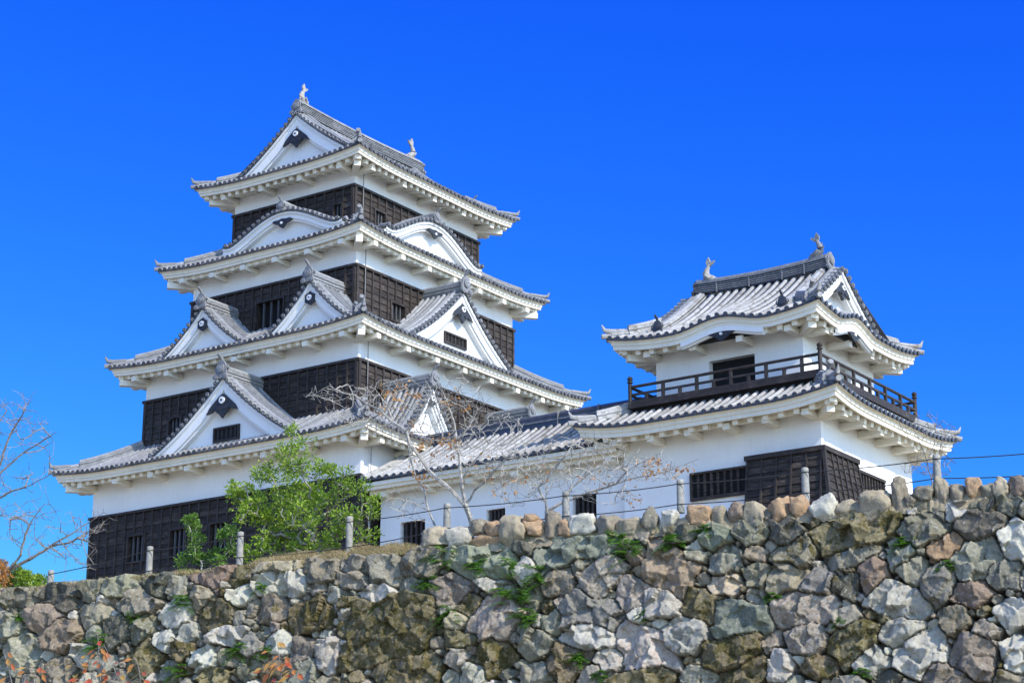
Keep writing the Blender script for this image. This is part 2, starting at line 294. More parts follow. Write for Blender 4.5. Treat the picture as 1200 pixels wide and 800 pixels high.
def build_stones():
    R = np.random.RandomState(5); S = []
    def add(t, z, a, b_, ang, key, man):
        s = Stone(); s.t, s.z, s.a, s.b, s.ang, s.key, s.man = t, z, a, b_, ang, key, man
        K = R.randint(4, 7); th = (np.arange(K)+R.rand()+(R.rand(K)-.5)*.55)*2*np.pi/K
        s.dx, s.dz = np.cos(th), np.sin(th)
        # support radius of the rotated ellipse in each direction
        ca, sa = np.cos(ang), np.sin(ang); u = s.dx*ca+s.dz*sa; v_ = -s.dx*sa+s.dz*ca
        s.r = np.sqrt((a*u)**2+(b_*v_)**2)*(.92+.2*R.rand(K))*R.uniform(.88, 1.06)
        s.rad = sqrt(a*b_)
        s.h = R.uniform(-.05, .12) if man else R.uniform(-.16, .04)
        s.gx, s.gz = R.normal(0, .12), R.normal(.0, .12)
        nf = R.randint(2, 5); s.f = [(R.normal(0, .38), R.normal(-.05, .38), R.uniform(.1, .5)*s.rad*.5) for _ in range(nf)]
        S.append(s); return s
    for line in ST.replace('\n', '|').split('|'):
        q = line.split(); cx, cy, w_, h_, an = map(float, q[:5])
        t, z = tz(cx, cy); t1, z1 = tz(cx+w_/2, cy); t2, z2 = tz(cx, cy-h_/2)
        add(t, z, abs(t1-t), abs(z2-z), radians(an), q[5], True)
    T0, T1, Z0, Z1 = -24.0, 20.0, 4.4, ZT+.3
    st = .05; tt = np.arange(T0, T1, st); zz = np.arange(Z0, Z1+.1, st); TT, ZZ = np.meshgrid(tt, zz, indexing='ij')
    D = np.full(TT.shape, 9.0)
    def dist(s, T, Z):
        x = T-s.t; z = Z-s.z; d = np.full(x.shape, -9.0)
        for a_, b_, r_ in zip(s.dx, s.dz, s.r): np.maximum(d, (x*a_+z*b_)/r_, out=d)
        return d
    def upd(s):
        R_ = 1.6*max(s.a, s.b)+.9
        i0 = max(0, int((s.t-R_-T0)/st)); i1 = min(len(tt), int((s.t+R_-T0)/st)+1); j0 = max(0, int((s.z-R_-Z0)/st)); j1 = min(len(zz), int((s.z+R_-Z0)/st)+1)
        if i1 <= i0 or j1 <= j0: return
        d = (dist(s, TT[i0:i1, j0:j1], ZZ[i0:i1, j0:j1])-1)*s.rad
        np.minimum(D[i0:i1, j0:j1], d, out=D[i0:i1, j0:j1])
    for s in S: upd(s)
    D[:, int((ZT-.06-Z0)/st):] = np.minimum(D[:, int((ZT-.06-Z0)/st):], .0)
    Dg = np.maximum(0, ZT+.05-ZZ)
    Jit = R.rand(*D.shape)*.02
    for it in range(2600):
        k = np.argmax(np.minimum(np.minimum(D, Dg*1.3), .62)+Jit*(3 if it < 200 else 1)); i, j = np.unravel_index(k, D.shape); dd = D[i, j]
        if dd < .055: break
        r = min(dd*1.25, R.choice([.34, .42, .5])); asp = R.uniform(.9, 1.5)
        key = R.choice(list('gggelllwwbbpmmmtdg'))
        s = add(tt[i], zz[j], r*sqrt(asp), r/sqrt(asp), R.uniform(-.6, .6), key, dd > .3); upd(s)
    # fine grid
    st = .028; t_ = np.arange(T0, T1, st); z_ = np.arange(Z0, Z1+1e-6, st); T, Z = np.meshgrid(t_, z_, indexing='ij')
    Tw = T+.05*vnoise(T, Z, .35, 1)+.03*vnoise(T, Z, .12, 2)+.02*vnoise(T, Z, .05, 8); Zw = Z+.05*vnoise(T, Z, .33, 3)+.03*vnoise(T, Z, .11, 4)+.02*vnoise(T, Z, .05, 9)
    d1 = np.full(T.shape, 9.0); d2 = np.full(T.shape, 9.0); ID = np.full(T.shape, -1, int)
    for n, s in enumerate(S):
        R_ = 1.5*max(s.a, s.b)+.15
        i0 = max(0, int((s.t-R_-T0)/st)); i1 = min(len(t_), int((s.t+R_-T0)/st)+1); j0 = max(0, int((s.z-R_-Z0)/st)); j1 = min(len(z_), int((s.z+R_-Z0)/st)+1)
        if i1 <= i0 or j1 <= j0: continue
        sl_ = (slice(i0, i1), slice(j0, j1)); d = (dist(s, Tw[sl_], Zw[sl_])-1)*s.rad
        a_ = d1[sl_]; b_ = d2[sl_]; c_ = ID[sl_]
        m1 = d < a_; b_[:] = np.where(m1, a_, np.minimum(b_, d)); a_[:] = np.where(m1, d, a_); c_[:] = np.where(m1, n, c_)
    par = np.array([(s.t, s.z, s.h, s.gx, s.gz, s.rad) for s in S]); idc = np.clip(ID, 0, None)
    x = T-par[idc, 0]; z = Z-par[idc, 1]; top = par[idc, 2]+par[idc, 3]*x+par[idc, 4]*z+.12*np.minimum(par[idc, 5], .6)
    for k in range(4):
        fp = np.array([(s.f[k] if k < len(s.f) else (0, 0, 9)) for s in S])
        top = np.minimum(top, par[idc, 2]+fp[idc, 2]+fp[idc, 0]*x+fp[idc, 1]*z+.12)
    top = np.maximum(top, par[idc, 2]-.10)
    top += .045*vnoise(Tw, Zw, .42, 5)+.05*vnoise(Tw, Zw, .16, 6)*.6+.013*vnoise(T, Z, .06, 7)
    # chipped ledges: small tilted facets
    for (cs, am, sd_) in ((.42, .75, 21), (.17, .22, 22)):
        rr = np.random.RandomState(sd_); G = rr.rand(96, 96, 5); gx, gz = np.floor(Tw/cs).astype(int), np.floor(Zw/cs).astype(int); bd = np.full(T.shape, 9.0); bh = np.zeros(T.shape)
        for di in (-1, 0, 1):
            for dj in (-1, 0, 1):
                c = G[(gx+di) % 96, (gz+dj) % 96]; ux_ = Tw-(gx+di+c[..., 0])*cs; uz_ = Zw-(gz+dj+c[..., 1])*cs; dq = ux_*ux_+uz_*uz_
                hq = am*((c[..., 2]-.5)*ux_+(c[..., 3]-.5)*uz_)*1.5+(c[..., 4]-.5)*cs*.16; m_ = dq < bd; bh = np.where(m_, hq, bh); bd = np.minimum(bd, dq)
        top = top+bh
    q = vnoise(Tw+.3*Zw, Zw, .25, 12); top += .05*(np.floor(q*5)/5)
    edge = np.clip(np.minimum(-d1/.022+.3, (d2-d1)/.032), 0, 1); edge = edge**.6
    rub = -.46+.10*vnoise(T, Z, .12, 10)+.05*vnoise(T, Z, .05, 11)
    H = rub+(top-rub)*edge
    H = np.where(edge <= 0, rub, H)
    H = np.where((Z > ZT-.1) & (edge < .15), -1.3, H)
    cut = ZT+np.where(T < -2.2, .0, .0)+.22*vnoise(T, Z*0, .7, 31)+.08*vnoise(T, Z*0, .2, 32); H = np.where(Z > cut, H-.5*np.clip((Z-cut)/.07, 0, 3), H)
    keys = list(KEY); base = []
    for s in S:
        c = np.array(KEY[s.key])*R.uniform(.82, 1.2)*(1+R.normal(0, .03, 3)); base.append(c)
    base = np.array(base); col = base[idc]; ing = (edge < .25)[..., None]
    col = np.where(ing, np.array([.07, .062, .05]), col)
    mo = dict(m=.5, s=.1, e=.25, b=.25, d=.2, w=.05, l=.1); li = dict(w=.9, l=.7, p=.5, g=.35, m=.1, b=.25, t=.1, e=.3)
    mask = np.array([(np.clip(mo.get(s.key, .05)+R.normal(0, .06), 0, 1), li.get(s.key, .1), 0) for s in S])[idc]
    nx, nz = T.shape
    off = BAT*(ZT-Z)+H
    P = np.stack([WO.x+WD.x*T+WN.x*off, WO.y+WD.y*T+WN.y*off, Z], -1).reshape(-1, 3)
    me = bpy.data.meshes.new('stone_face'); nv = nx*nz
    a_ = np.arange(nv).reshape(nx, nz); F = np.stack([a_[:-1, :-1], a_[1:, :-1], a_[1:, 1:], a_[:-1, 1:]], -1).reshape(-1, 4)
    me.vertices.add(nv); me.vertices.foreach_set('co', P.ravel()); me.loops.add(F.size); me.loops.foreach_set('vertex_index', F.ravel().astype(np.int32))
    me.polygons.add(len(F)); me.polygons.foreach_set('loop_start', np.arange(0, F.size, 4, dtype=np.int32)); me.update(calc_edges=True)
    for nm, arr in (('Col', col), ('Msk', mask)):
        at = me.attributes.new(nm, 'FLOAT_COLOR', 'POINT'); full = np.ones((nv, 4), np.float32); full[:, :3] = arr.reshape(-1, 3); at.data.foreach_set('color', full.ravel())
    me.materials.append(M['stone']); o = bpy.data.objects.new('stone_face', me); C.objects.link(o)
    print('stones', len(S), 'verts', nv)
    return o
wall = thing('stone_wall', 'high dry stone retaining wall of rough grey, brown and mossy angular stones below the castle', 'wall', (0, 0, 0))
sf = build_stones(); sf.parent = wall
# plain courses outside the photographed patch, and the wall head behind the stones
mb = MB()
def slab(t0, t1, z0, z1, d0):
    pts = [wallpos(t, z, d0) for t in (t0, t1) for z in (z0, z1)]; pts += [wallpos(t, z, -.9-BAT*(ZT-z)) for t in (t0, t1) for z in (z0, z1)]
    i = len(mb.v); mb.v += [tuple(p) for p in pts]
    for q in ((0, 1, 3, 2), (4, 6, 7, 5), (0, 2, 6, 4), (1, 5, 7, 3), (0, 4, 5, 1), (2, 3, 7, 6)): mb.face([i+k for k in q])
slab(-24, 20, -1.7, 4.42, -.05); slab(-60, -23.98, -1.7, ZT-.1, -.05); slab(19.95, 60, -1.7, ZT-.1, -.05); slab(-23.9, 19.9, 4.5, ZT-.12, -.5)
lo = mb.build('lower_courses', mat('plain_wall_courses', (.22, .21, .18), .9, .5, 1.8, 1.0, 2.5, .2, (.09, .085, .07), (.5, .6)), wall)
# low parapet of rounded boulders bedded along the wall head
BO = """514 629 30 26 t|540 627 26 28 w|561 613 20 18 b|582 615 24 22 o|572 630 40 18 o|604 622 24 34 t|628 618 23 24 o|622 605 18 12 o|648 613 17 40 p|665 618 18 23 o|686 613 29 32 w|713 616 28 27 p|740 617 30 24 t|763 608 19 32 g|787 608 23 30 w|806 612 18 22 t|820 605 29 26 o|845 603 19 28 t|864 603 20 28 r|886 601 26 28 t|914 595 26 30 o|938 596 20 30 o|966 593 29 30 w|993 596 24 26 t|1027 592 40 36 t|1055 582 16 52 b|1084 578 22 20 g|1104 573 15 32 t|1122 577 21 36 b|1143 573 20 30 o|1160 572 16 22 g|1173 569 20 24 t|1193 568 22 26 r|1101 597 30 20 g|1076 597 22 20 d|1068 583 13 18 b|1158 594 24 26 d|1186 589 30 18 p|1133 595 28 20 r|1212 572 24 30 t|1240 574 28 30 o|1270 572 26 30 g|1300 572 26 32 t|636 632 16 12 d|700 632 18 10 d|902 606 16 14 b|952 606 16 14 g"""
par = thing('boulder_parapet', 'low parapet of rounded tan, orange and pale boulders along the head of the stone wall', 'parapet', (20, -9, 10.4))
import bmesh
def blob(cx, cz, cy, a, b_, d_, seed, key, name, parent):
    bm = bmesh.new(); bmesh.ops.create_icosphere(bm, subdivisions=4, radius=1); r = random.Random(seed)
    from mathutils import noise as NZ
    o3 = Vector((r.uniform(0, 50), r.uniform(0, 50), r.uniform(0, 50)))
    pl = [(Vector((r.gauss(0, 1), r.gauss(0, 1), r.gauss(0, 1))).normalized(), r.uniform(.72, .95)) for _ in range(9)]
    off = parent.location
    for v in bm.verts:
        p = v.co.normalized(); p = Vector([math.copysign(abs(c)**.62, c) for c in p])
        for n_, k in pl:
            dd = p.dot(n_)
            if dd > k: p -= n_*(dd-k)*.85
        s_ = 1+.20*NZ.noise(p*1.3+o3)+.13*NZ.noise(p*3.1+o3)+.07*NZ.noise(p*7+o3)+.04*NZ.noise(p*15+o3)
        p *= s_
        v.co = WO + WD*(cx+p.x*a) + WN*(cy+p.y*d_) + UPV*(cz+p.z*b_) - off
    me = bpy.data.meshes.new(name); bm.to_mesh(me); bm.free(); me.polygons.foreach_set('use_smooth', [True]*len(me.polygons))
    k = r.uniform(.85, 1.15); c = [x*k for x in KEY[key]]
    at = me.attributes.new('Col', 'FLOAT_COLOR', 'POINT'); at.data.foreach_set('color', [*c, 1]*len(me.vertices))
    at = me.attributes.new('Msk', 'FLOAT_COLOR', 'POINT'); at.data.foreach_set('color', [.02, .75 if key in 'w' else .15, 0, 1]*len(me.vertices))
    me.materials.append(M['stone']); o = bpy.data.objects.new(name, me); C.objects.link(o); o.parent = parent; return o
for n, ln in enumerate(BO.split('|')):
    q = ln.split(); cx, cy, w_, h_ = map(float, q[:4]); rq = random.Random(n*7+1); cy += rq.uniform(1, 5); w_ *= rq.uniform(.9, 1.15); h_ *= rq.uniform(.82, 1.05); p = onwall(cx, cy, .22, 0); t = (p-WO).dot(WD)
    p1 = onwall(cx+w_/2, cy, .22, 0); a = (p1-p).length*1.06; p2 = onwall(cx, cy-h_/2, .22, 0); b_ = (p2-p).length*1.08
    blob(t, p.z, -.22, a, b_, max(.24, min(a, b_)*1.1), 100+n, q[4], 'boulder', par)
mb = MB(); rb_ = random.Random(9)   # lime and earth bedding between the boulders
Nn = 260
for i in range(Nn+1):
    t = -2.6+22.5*i/Nn; e_ = min(1, (i+1)/14)
    for (d_, h_) in ((-.0, -.16), (-.08, .10), (-.2, .26), (-.4, .30), (-.6, .16), (-.9, -.05)):
        p = wallpos(t, 10.46, 0)+WN*(d_+rb_.uniform(-.03, .03)); p.z = 10.44+h_*e_+rb_.uniform(-.025, .03); mb.vert(p)
for i in range(Nn):
    for k in range(5): mb.face((i*6+k, (i+1)*6+k, (i+1)*6+k+1, i*6+k+1))
mb.build('earth_bedding', M['soil'], par)
# ================================================================== ROOF MACHINERY
class Side:
    def __init__(s, A, e, n, L): s.A, s.e, s.n, s.L = Vector(A), Vector(e), Vector(n), L
def sides(x0, x1, y0, y1):
    return [Side((x0, y0, 0), (1, 0, 0), (0, 1, 0), x1-x0), Side((x1, y0, 0), (0, 1, 0), (-1, 0, 0), y1-y0),
            Side((x1, y1, 0), (-1, 0, 0), (0, -1, 0), x1-x0), Side((x0, y1, 0), (0, -1, 0), (1, 0, 0), y1-y0)]
class Roof:
    def __init__(s, rect, z0, D, lift=.2, LR=3.2, a=.42, k=.055, sp=.27, r=.078, bumps=None, dfn=None, ends=(1, 1)):
        s.rect, s.z0, s.D, s.lift, s.LR, s.a, s.k, s.sp, s.r = rect, z0, D, lift, LR, a, k, sp, r
        s.bumps = bumps or {}; s.S = sides(*rect); s.dfn = dfn
    def li(s, c): return s.lift*max(0, 1-c/s.LR)**2
    def bump(s, i, q):
        if i not in s.bumps: return 0
        c, hw, h = s.bumps[i]; u = abs(q-c)/hw
        return h*(.5+.5*cos(pi*u)) if u < 1 else 0
    def prof(s, d): return s.a*d+s.k*d*d
    def z(s, i, q, d):
        L = s.S[i].L; c = min(q, L-q); 
        return s.z0+s.prof(d)+(s.li(c)+s.bump(i, q))*max(0, 1-d/3.0)
    def dmax(s, i, q):
        if s.dfn: return s.dfn(i, q)
        L = s.S[i].L; return max(.02, min(s.D, q, L-q))
    def P(s, i, q, d, dz=0): sd = s.S[i]; return sd.A+sd.e*q+sd.n*d+UPV*(s.z(i, q, d)+dz)
    def tiles(s, mb, only=(0, 1, 2, 3), pm=1, tm=0, cm=2):
        for i in only:
            sd = s.S[i]; n = int(round(sd.L/s.sp)); ds = sd.L/n; qs = [(k+.0)*ds for k in range(n+1)]
            J = 7
            cols = []
            for q in qs:
                dm = s.dmax(i, q); cols.append([mb.vert(s.P(i, q, dm*j/J)) for j in range(J+1)])
            for k in range(n):
                for j in range(J): mb.face((cols[k][j], cols[k+1][j], cols[k+1][j+1], cols[k][j+1]), pm)
            e0 = [mb.vert(s.P(i, q, .0, -.075)) for q in qs]
            for k in range(n): mb.face((e0[k], e0[k+1], cols[k+1][0], cols[k][0]), pm)
            for k in range(n):
                q = (k+.5)*ds; dm = min(s.dmax(i, q), max(s.dmax(i, q-ds*.5), s.dmax(i, q+ds*.5)))
                if dm < .1: dm = .1
                pts = [s.P(i, q, -.05, .0)]+[s.P(i, q, dm*j/J, .0) for j in range(1, J+1)]
                pts = [p+UPV*(s.r*.35) for p in pts]
                mb.tube(pts, s.r, 8, tm, True, cm, sd.e, UPV, 1.0)
                # raised rim of the round eave-end tile
                c = pts[0]-sd.n*.012; mb.tube([c+sd.n*.05, c], s.r*1.12, 10, cm, True, cm)
    def strip(s, mb, prof, m=0, only=(0, 1, 2, 3), bfade=1.0):
        for i in only:
            sd = s.S[i]; U = max(14, int(sd.L/.35)); rows = []
            for (d, dz) in prof:
                row = []
                for k in range(U+1):
                    q = d+(sd.L-2*d)*k/U; c = min(q, sd.L-q)
                    z_ = s.z0+s.li(c)+s.bump(i, q)*max(0, 1-max(0, d-.25)/bfade)+dz
                    row.append(mb.vert(sd.A+sd.e*q+sd.n*d+UPV*z_))
                rows.append(row)
            for a_ in range(len(rows)-1):
                for k in range(U): mb.face((rows[a_][k], rows[a_][k+1], rows[a_+1][k+1], rows[a_+1][k]), m)
    def ez(s, i, q, dz): sd = s.S[i]; return s.z0+s.li(min(q, sd.L-q))+dz
def make_eaves(R, ov, parent, rise=.22, fas=.33, rs=.42, beam=.72, armsp=1.9, only=(0, 1, 2, 3), name='eaves'):
    mb = MB(); f = fas
    R.strip(mb, [(.0, -.076), (.10, -.076), (.12, -.12), (.12, -.22), (.16, -.23), (.16, -f), (.24, -f), (.24, -f+.07), (ov+.02, -f+.07+rise*(ov-.2))], 0, only)
    db = ov-beam                      # beam position
    zb = -f+.07+rise*(db-.2)
    R.strip(mb, [(db, zb+.02), (db, zb-.19), (db+.2, zb-.19), (db+.2, zb+.05)], 0, only)
    for i in only:
        sd = R.S[i]; n = int(round((sd.L-.5)/rs))
        for k in range(n):
            q = .25+(k+.5)*(sd.L-.5)/n; dm = min(ov, min(q, sd.L-q)+.1)
            if dm < .45: continue
            if R.bump(i, q) > .06: continue
            p = sd.A+sd.e*q+sd.n*.3+UPV*R.ez(i, q, -f-.05); p2 = sd.A+sd.e*q+sd.n*dm+UPV*R.ez(i, q, -f-.03+rise*(dm-.3))
            mb.bar(p, p2, .17, .17)
        n = max(2, int(round((sd.L-2*ov)/armsp)))
        for k in range(n+1):
            q = ov+.12+(sd.L-2*ov-.24)*k/n; p = sd.A+sd.e*q+sd.n*(db-.16)+UPV*R.ez(i, q, zb-.26); p2 = p+sd.n*(ov-db+.2)
            mb.bar(p, p2, .24, .2)
    for i in only:                     # diagonal corner arms
        sd = R.S[i]; g = (sd.e+sd.n)
        if (i-1) % 4 not in only: continue
        c = sd.A+UPV*(R.z0+R.lift)
        mb.bar(c+g*.3+UPV*(-f-.06), c+g*(ov+.1)+UPV*(-f+.0+rise*(ov-.3)), .24, .26)
        mb.bar(c+g*(db-.05)+UPV*(zb-.32-R.lift*.5), c+g*(ov+.1)+UPV*(zb-.32-R.lift*.5), .26, .24)
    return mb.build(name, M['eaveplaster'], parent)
def hip_ridges(R, parent, D, corners=(0, 1, 2, 3), m=None, capm=None, size=.16, name='hip_ridge', tipm=None):
    m = m or M['ridge']; capm = capm or M['tilecap']
    for i in corners:
        sd = R.S[i]; g = sd.e+sd.n; gn = g.normalized(); sidev = gn.cross(UPV)
        def hp(d, dz=0): return sd.A+g*d+UPV*(R.z0+R.prof(d)+R.li(d)*max(0, 1-d/3)+dz)
        mb = MB(); N_ = 8; start = min(.75, D*.4)
        for (d0, d1, hh, ww) in ((start, D, .26, size*1.5), (.12, start+.05, .13, size*1.1)):
            pts = [hp(d0+(d1-d0)*k/N_, 0) for k in range(N_+1)]
            for k in range(N_):
                p, q = pts[k]+UPV*hh*.5, pts[k+1]+UPV*hh*.5; mb.bar(p, q, ww, hh, 0)
                mb.bar(pts[k]+UPV*hh*.62, pts[k+1]+UPV*hh*.62, ww+.05, .03, 1)
            mb.tube([p+UPV*(hh+.02) for p in pts], size*.52, 8, 1)
        # upturned horn at the very tip
        tip = hp(0); mb.tube([hp(.5, .16), hp(.15, .2), tip+UPV*.27-gn*.06, tip+UPV*.46-gn*.16], [.1, .11, .08, .02], 8, 1)
        mb.tube([hp(.35, .05), tip+UPV*.04-gn*.16], [.1, .09], 8, 1, True)
        r_ = mb.build(name, [m, tipm or M['tile']], parent, smooth=True)
        if i != 1: continue
        # demon-face end tile with stacked discs
        mb = MB(); c = hp(start, .16)-gn*.04
        mb.prism([(-.2, -.12), (.2, -.12), (.22, .05), (.13, .2), (0, .27), (-.13, .2), (-.22, .05)], c, sidev, UPV, -gn, .07, 0)
        mb.disc(c-gn*.09+UPV*.04, gn, .105, .05, 14, 0); mb.disc(c-gn*.12+UPV*.04, gn, .06, .03, 12, 1)
        mb.disc(c-gn*.08-sidev*.17-UPV*.1, gn, .085, .06, 12, 0); mb.disc(c-gn*.08+sidev*.17-UPV*.1, gn, .085, .06, 12, 0)
        mb.tube([c+UPV*.25, c-gn*.14+UPV*.36, c-gn*.26+UPV*.42], [.06, .07, .085], 10, 0, True, 1); mb.disc(c-gn*.27+UPV*.425, (gn*1.0-UPV*.4), .09, .03, 12, 1)
        mb.build('ridge_end_tile', [M['orn'], M['tile']], r_ if False else parent)
def end_tile(c, fwd, parent, s=1.0, mats=None, horn=True):     # onigawara facing fwd at the front of a ridge
    fwd = Vector(fwd).normalized(); sd = fwd.cross(UPV).normalized(); mb = MB()
    pr = [(-.30, -.28), (-.16, -.36), (.16, -.36), (.30, -.28), (.27, -.05), (.24, .18), (.14, .33), (0, .4), (-.14, .33), (-.24, .18), (-.27, -.05)]
    mb.prism([(a*s, b*s) for a, b in pr], c, sd, UPV, fwd, .1*s, 0)
    f = c+fwd*.13*s
    mb.disc(f+UPV*.05*s, fwd, .19*s, .07*s, 16, 0); mb.disc(f+UPV*.05*s+fwd*.03*s, fwd, .125*s, .05*s, 14, 1); mb.disc(f+UPV*.05*s+fwd*.05*s, fwd, .05*s, .05*s, 10, 0)
    for k in (-1, 1):
        mb.disc(f+sd*k*.25*s-UPV*.3*s, fwd, .12*s, .09*s, 12, 0); mb.disc(f+sd*k*.25*s-UPV*.3*s+fwd*.03, fwd, .06*s, .06*s, 10, 1)
        mb.tube([c+sd*k*.26*s-UPV*.1*s+fwd*.03, c+sd*k*.36*s+UPV*.05*s+fwd*.03, c+sd*k*.3*s+UPV*.2*s+fwd*.03], [.05*s, .045*s, .015*s], 6, 0)
    if horn: mb.tube([c+UPV*.34*s, c+fwd*.1*s+UPV*.48*s, c+fwd*.3*s+UPV*.62*s], [.07*s, .075*s, .06*s], 8, 0, True)
    return mb.build('ridge_end_tile', mats or [M['orn'], M['tile']], parent)
def fish(c, fwd, parent, s=1.0, mtl=None):                     # shachihoko: head on the ridge, tail in the air
    fwd = Vector(fwd).normalized(); sd = fwd.cross(UPV).normalized(); mb = MB()
    def q(a, b): return c+fwd*a*s+UPV*b*s
    pts = [q(.36, .16), q(.22, .17), q(.04, .22), q(-.1, .36), q(-.14, .54), q(-.08, .72), q(.0, .86), q(.03, .95)]
    mb.tube(pts, [.11*s, .19*s, .21*s, .19*s, .155*s, .12*s, .09*s, .07*s], 10, 0)
    mb.prism([(-.04*s, .84*s), (.08*s, .84*s), (.26*s, .96*s), (.36*s, 1.1*s), (.12*s, 1.06*s), (.02*s, 1.32*s), (-.12*s, 1.12*s), (-.1*s, .95*s)], c-sd*.05*s, fwd, UPV, sd, .1*s, 0)
    mb.prism([(-.2*s, .2*s), (-.34*s, .34*s), (-.27*s, .42*s), (-.36*s, .58*s), (-.25*s, .62*s), (-.27*s, .76*s), (-.1*s, .72*s), (-.1*s, .3*s)], c-sd*.02*s, fwd, UPV, sd, .04*s, 0)
    for k in (-1, 1):
        mb.tube([c+sd*k*.14*s+fwd*.1*s+UPV*.2*s, c+sd*k*.27*s-fwd*.02*s+UPV*.3*s, c+sd*k*.3*s-fwd*.1*s+UPV*.4*s], [.08*s, .06*s, .015*s], 6, 0)
        mb.disc(c+sd*k*.13*s+fwd*.26*s+UPV*.26*s, sd, .045*s, .06*s, 8, 0)
    mb.tube([q(.36, .1), q(.46, .2)], [.08*s, .04*s], 8, 0); mb.obox(q(.02, .03), fwd*.3*s, sd*.16*s, UPV*.09*s, 0)
    return mb.build('fish_ornament', mtl or M['fish'], parent, smooth=True)
def hafu(parent, name, O, e, nin, w, fz, back, sp=.27, tr=.078, rows=True, ridge=True, win=None, gegyo='hex', wall_n=.38, wscale=1.0, zb=-.12,
         tm='tile', cmat='tilecap', pm='pan', rm='ridge', oni=1.0, kara=False, barge=.40, label=None, ridge_back=None, wings=1.0, face='plaster'):
    """gable: O base centre of the front plane, e along the front, nin into the building, fz(x) height of roof above O"""
    O, e, nin = Vector(O), Vector(e).normalized(), Vector(nin).normalized(); N_ = 36
    xs = [-w+2*w*k/N_ for k in range(N_+1)]; pr = [(x, fz(x)) for x in xs]
    if parent is None: return
    def W(x, z, n): return O+e*x+UPV*z+nin*n
    # normals (downwards/inside)
    nr = []
    for k in range(N_+1):
        a, b_ = pr[max(0, k-1)], pr[min(N_, k+1)]; tx, tz_ = b_[0]-a[0], b_[1]-a[1]; l = sqrt(tx*tx+tz_*tz_); nr.append((tz_/l, -tx/l))
    if not kara: nr[N_//2] = (0, -1)
    def offp(d):
        o_ = []
        for (x, z), (nx, nz) in zip(pr, nr):
            if kara: xx, z2 = x+nx*d, z+nz*d
            else:
                xx, z2 = x, z-d*(1/max(.35, abs(nz)))     # vertical offset keeps the mitre clean
            o_.append((xx, max(z2, zb)))
        return o_
    wallm = MB()
    wp = offp(.02); pts = [W(x, z, wall_n) for x, z in wp]+[W(w, zb, wall_n), W(-w, zb, wall_n)]
    half = N_//2
    for k in range(N_):
        (x0, z0), (x1, z1) = wp[k], wp[k+1]
        wallm.poly([W(x0, zb, wall_n), W(x1, zb, wall_n), W(x1, z1, wall_n), W(x0, z0, wall_n)])
    root = wallm.build(name, M[face], parent)
    if label: root['label'] = label
    bb = MB()
    for (d0, d1, n0, n1) in ((.05, .16, .02, .3), (.16, barge, .09, .34), (barge, barge+.09, .17, wall_n+.02)):
        A_, B_ = offp(d0), offp(d1)
        for k in range(N_):
            if B_[k][1] <= zb+1e-4 and B_[k+1][1] <= zb+1e-4 and A_[k][1] <= zb+1e-4 and A_[k+1][1] <= zb+1e-4: continue
            f = [W(*A_[k], n0), W(*A_[k+1], n0), W(*B_[k+1], n0), W(*B_[k], n0)]; g = [W(*A_[k], n1), W(*A_[k+1], n1), W(*B_[k+1], n1), W(*B_[k], n1)]
            bb.poly(f); bb.poly([f[3], f[2], g[2], g[3]]); bb.poly([f[0], g[0], g[1], f[1]])
    bb.build('bargeboard', M['plaster'], root)
    # roof sheet + rows
    mb = MB(); R0 = -.02
    for k in range(N_):
        (x0, z0), (x1, z1) = pr[k], pr[k+1]; bk = back if rows else .42
        mb.poly([W(x0, z0, R0), W(x1, z1, R0), W(x1, z1, bk), W(x0, z0, bk)], 1); mb.poly([W(x0, z0, R0), W(x0, z0-.07, R0), W(x1, z1-.07, R0), W(x1, z1, R0)], 1)
        mb.poly([W(x0, z0-.07, R0), W(x0, z0-.07, .3), W(x1, z1-.07, .3), W(x1, z1-.07, R0)], 1)
    # verge tiles pointing forwards, marched along the slope
    for sgn in (-1, 1):
        seg = [(x, z) for x, z in pr if x*sgn >= -1e-6]; seg.sort(key=lambda q: abs(q[0]))
        acc = sp*.55; dist = 0
        for (a, b_) in zip(seg[:-1], seg[1:]):
            l = sqrt((b_[0]-a[0])**2+(b_[1]-a[1])**2)
            while acc <= dist+l:
                f = (acc-dist)/l; x = a[0]+(b_[0]-a[0])*f; z = a[1]+(b_[1]-a[1])*f
                mb.tube([W(x, z+tr*.5, -.07), W(x, z+tr*.5, .30)], tr*.98, 8, 0, True, 2); mb.tube([W(x, z+tr*.5, -.085), W(x, z+tr*.5, -.04)], tr*1.15, 10, 0, True, 2)
                mb.disc(W(x, z+tr*.5, -.09), nin, tr*.45, .02, 8, 0)
                acc += sp
            dist += l
        zl = [W(x, z+.07, .36) for x, z in seg]
        mb.tube(zl, tr*1.25, 8, 0)
        if rows:
            nn = max(1, int((back-.5)/sp))
            for j in range(nn):
                n_ = .36+sp*(j+1)
                if n_ < back: mb.tube([W(x, z+.03, n_) for x, z in seg[::2]+([seg[-1]] if len(seg) % 2 == 0 else [])], tr, 6, 0)
    mb.build('roof_tiles', [M[tm], M[pm], M[cmat]], root)
    apex = fz(0)
    if ridge:
        rb = MB(); bk = ridge_back or back
        rb.obox(W(0, apex+.14, (bk+.05)/2), e*.13, nin*(bk/2), UPV*.17, 0); rb.obox(W(0, apex+.2, (bk+.05)/2), e*.165, nin*(bk/2+.01), UPV*.02, 1); rb.obox(W(0, apex+.08, (bk+.05)/2), e*.165, nin*(bk/2+.01), UPV*.02, 1)
        rb.tube([W(0, apex+.36, .0), W(0, apex+.34, bk)], .1, 8, 1)
        rb.build('ridge', [M[rm], M[tm]], root, smooth=False)
    if oni: end_tile(W(0, apex+.2*oni+.05, -.02), -nin, root, oni)
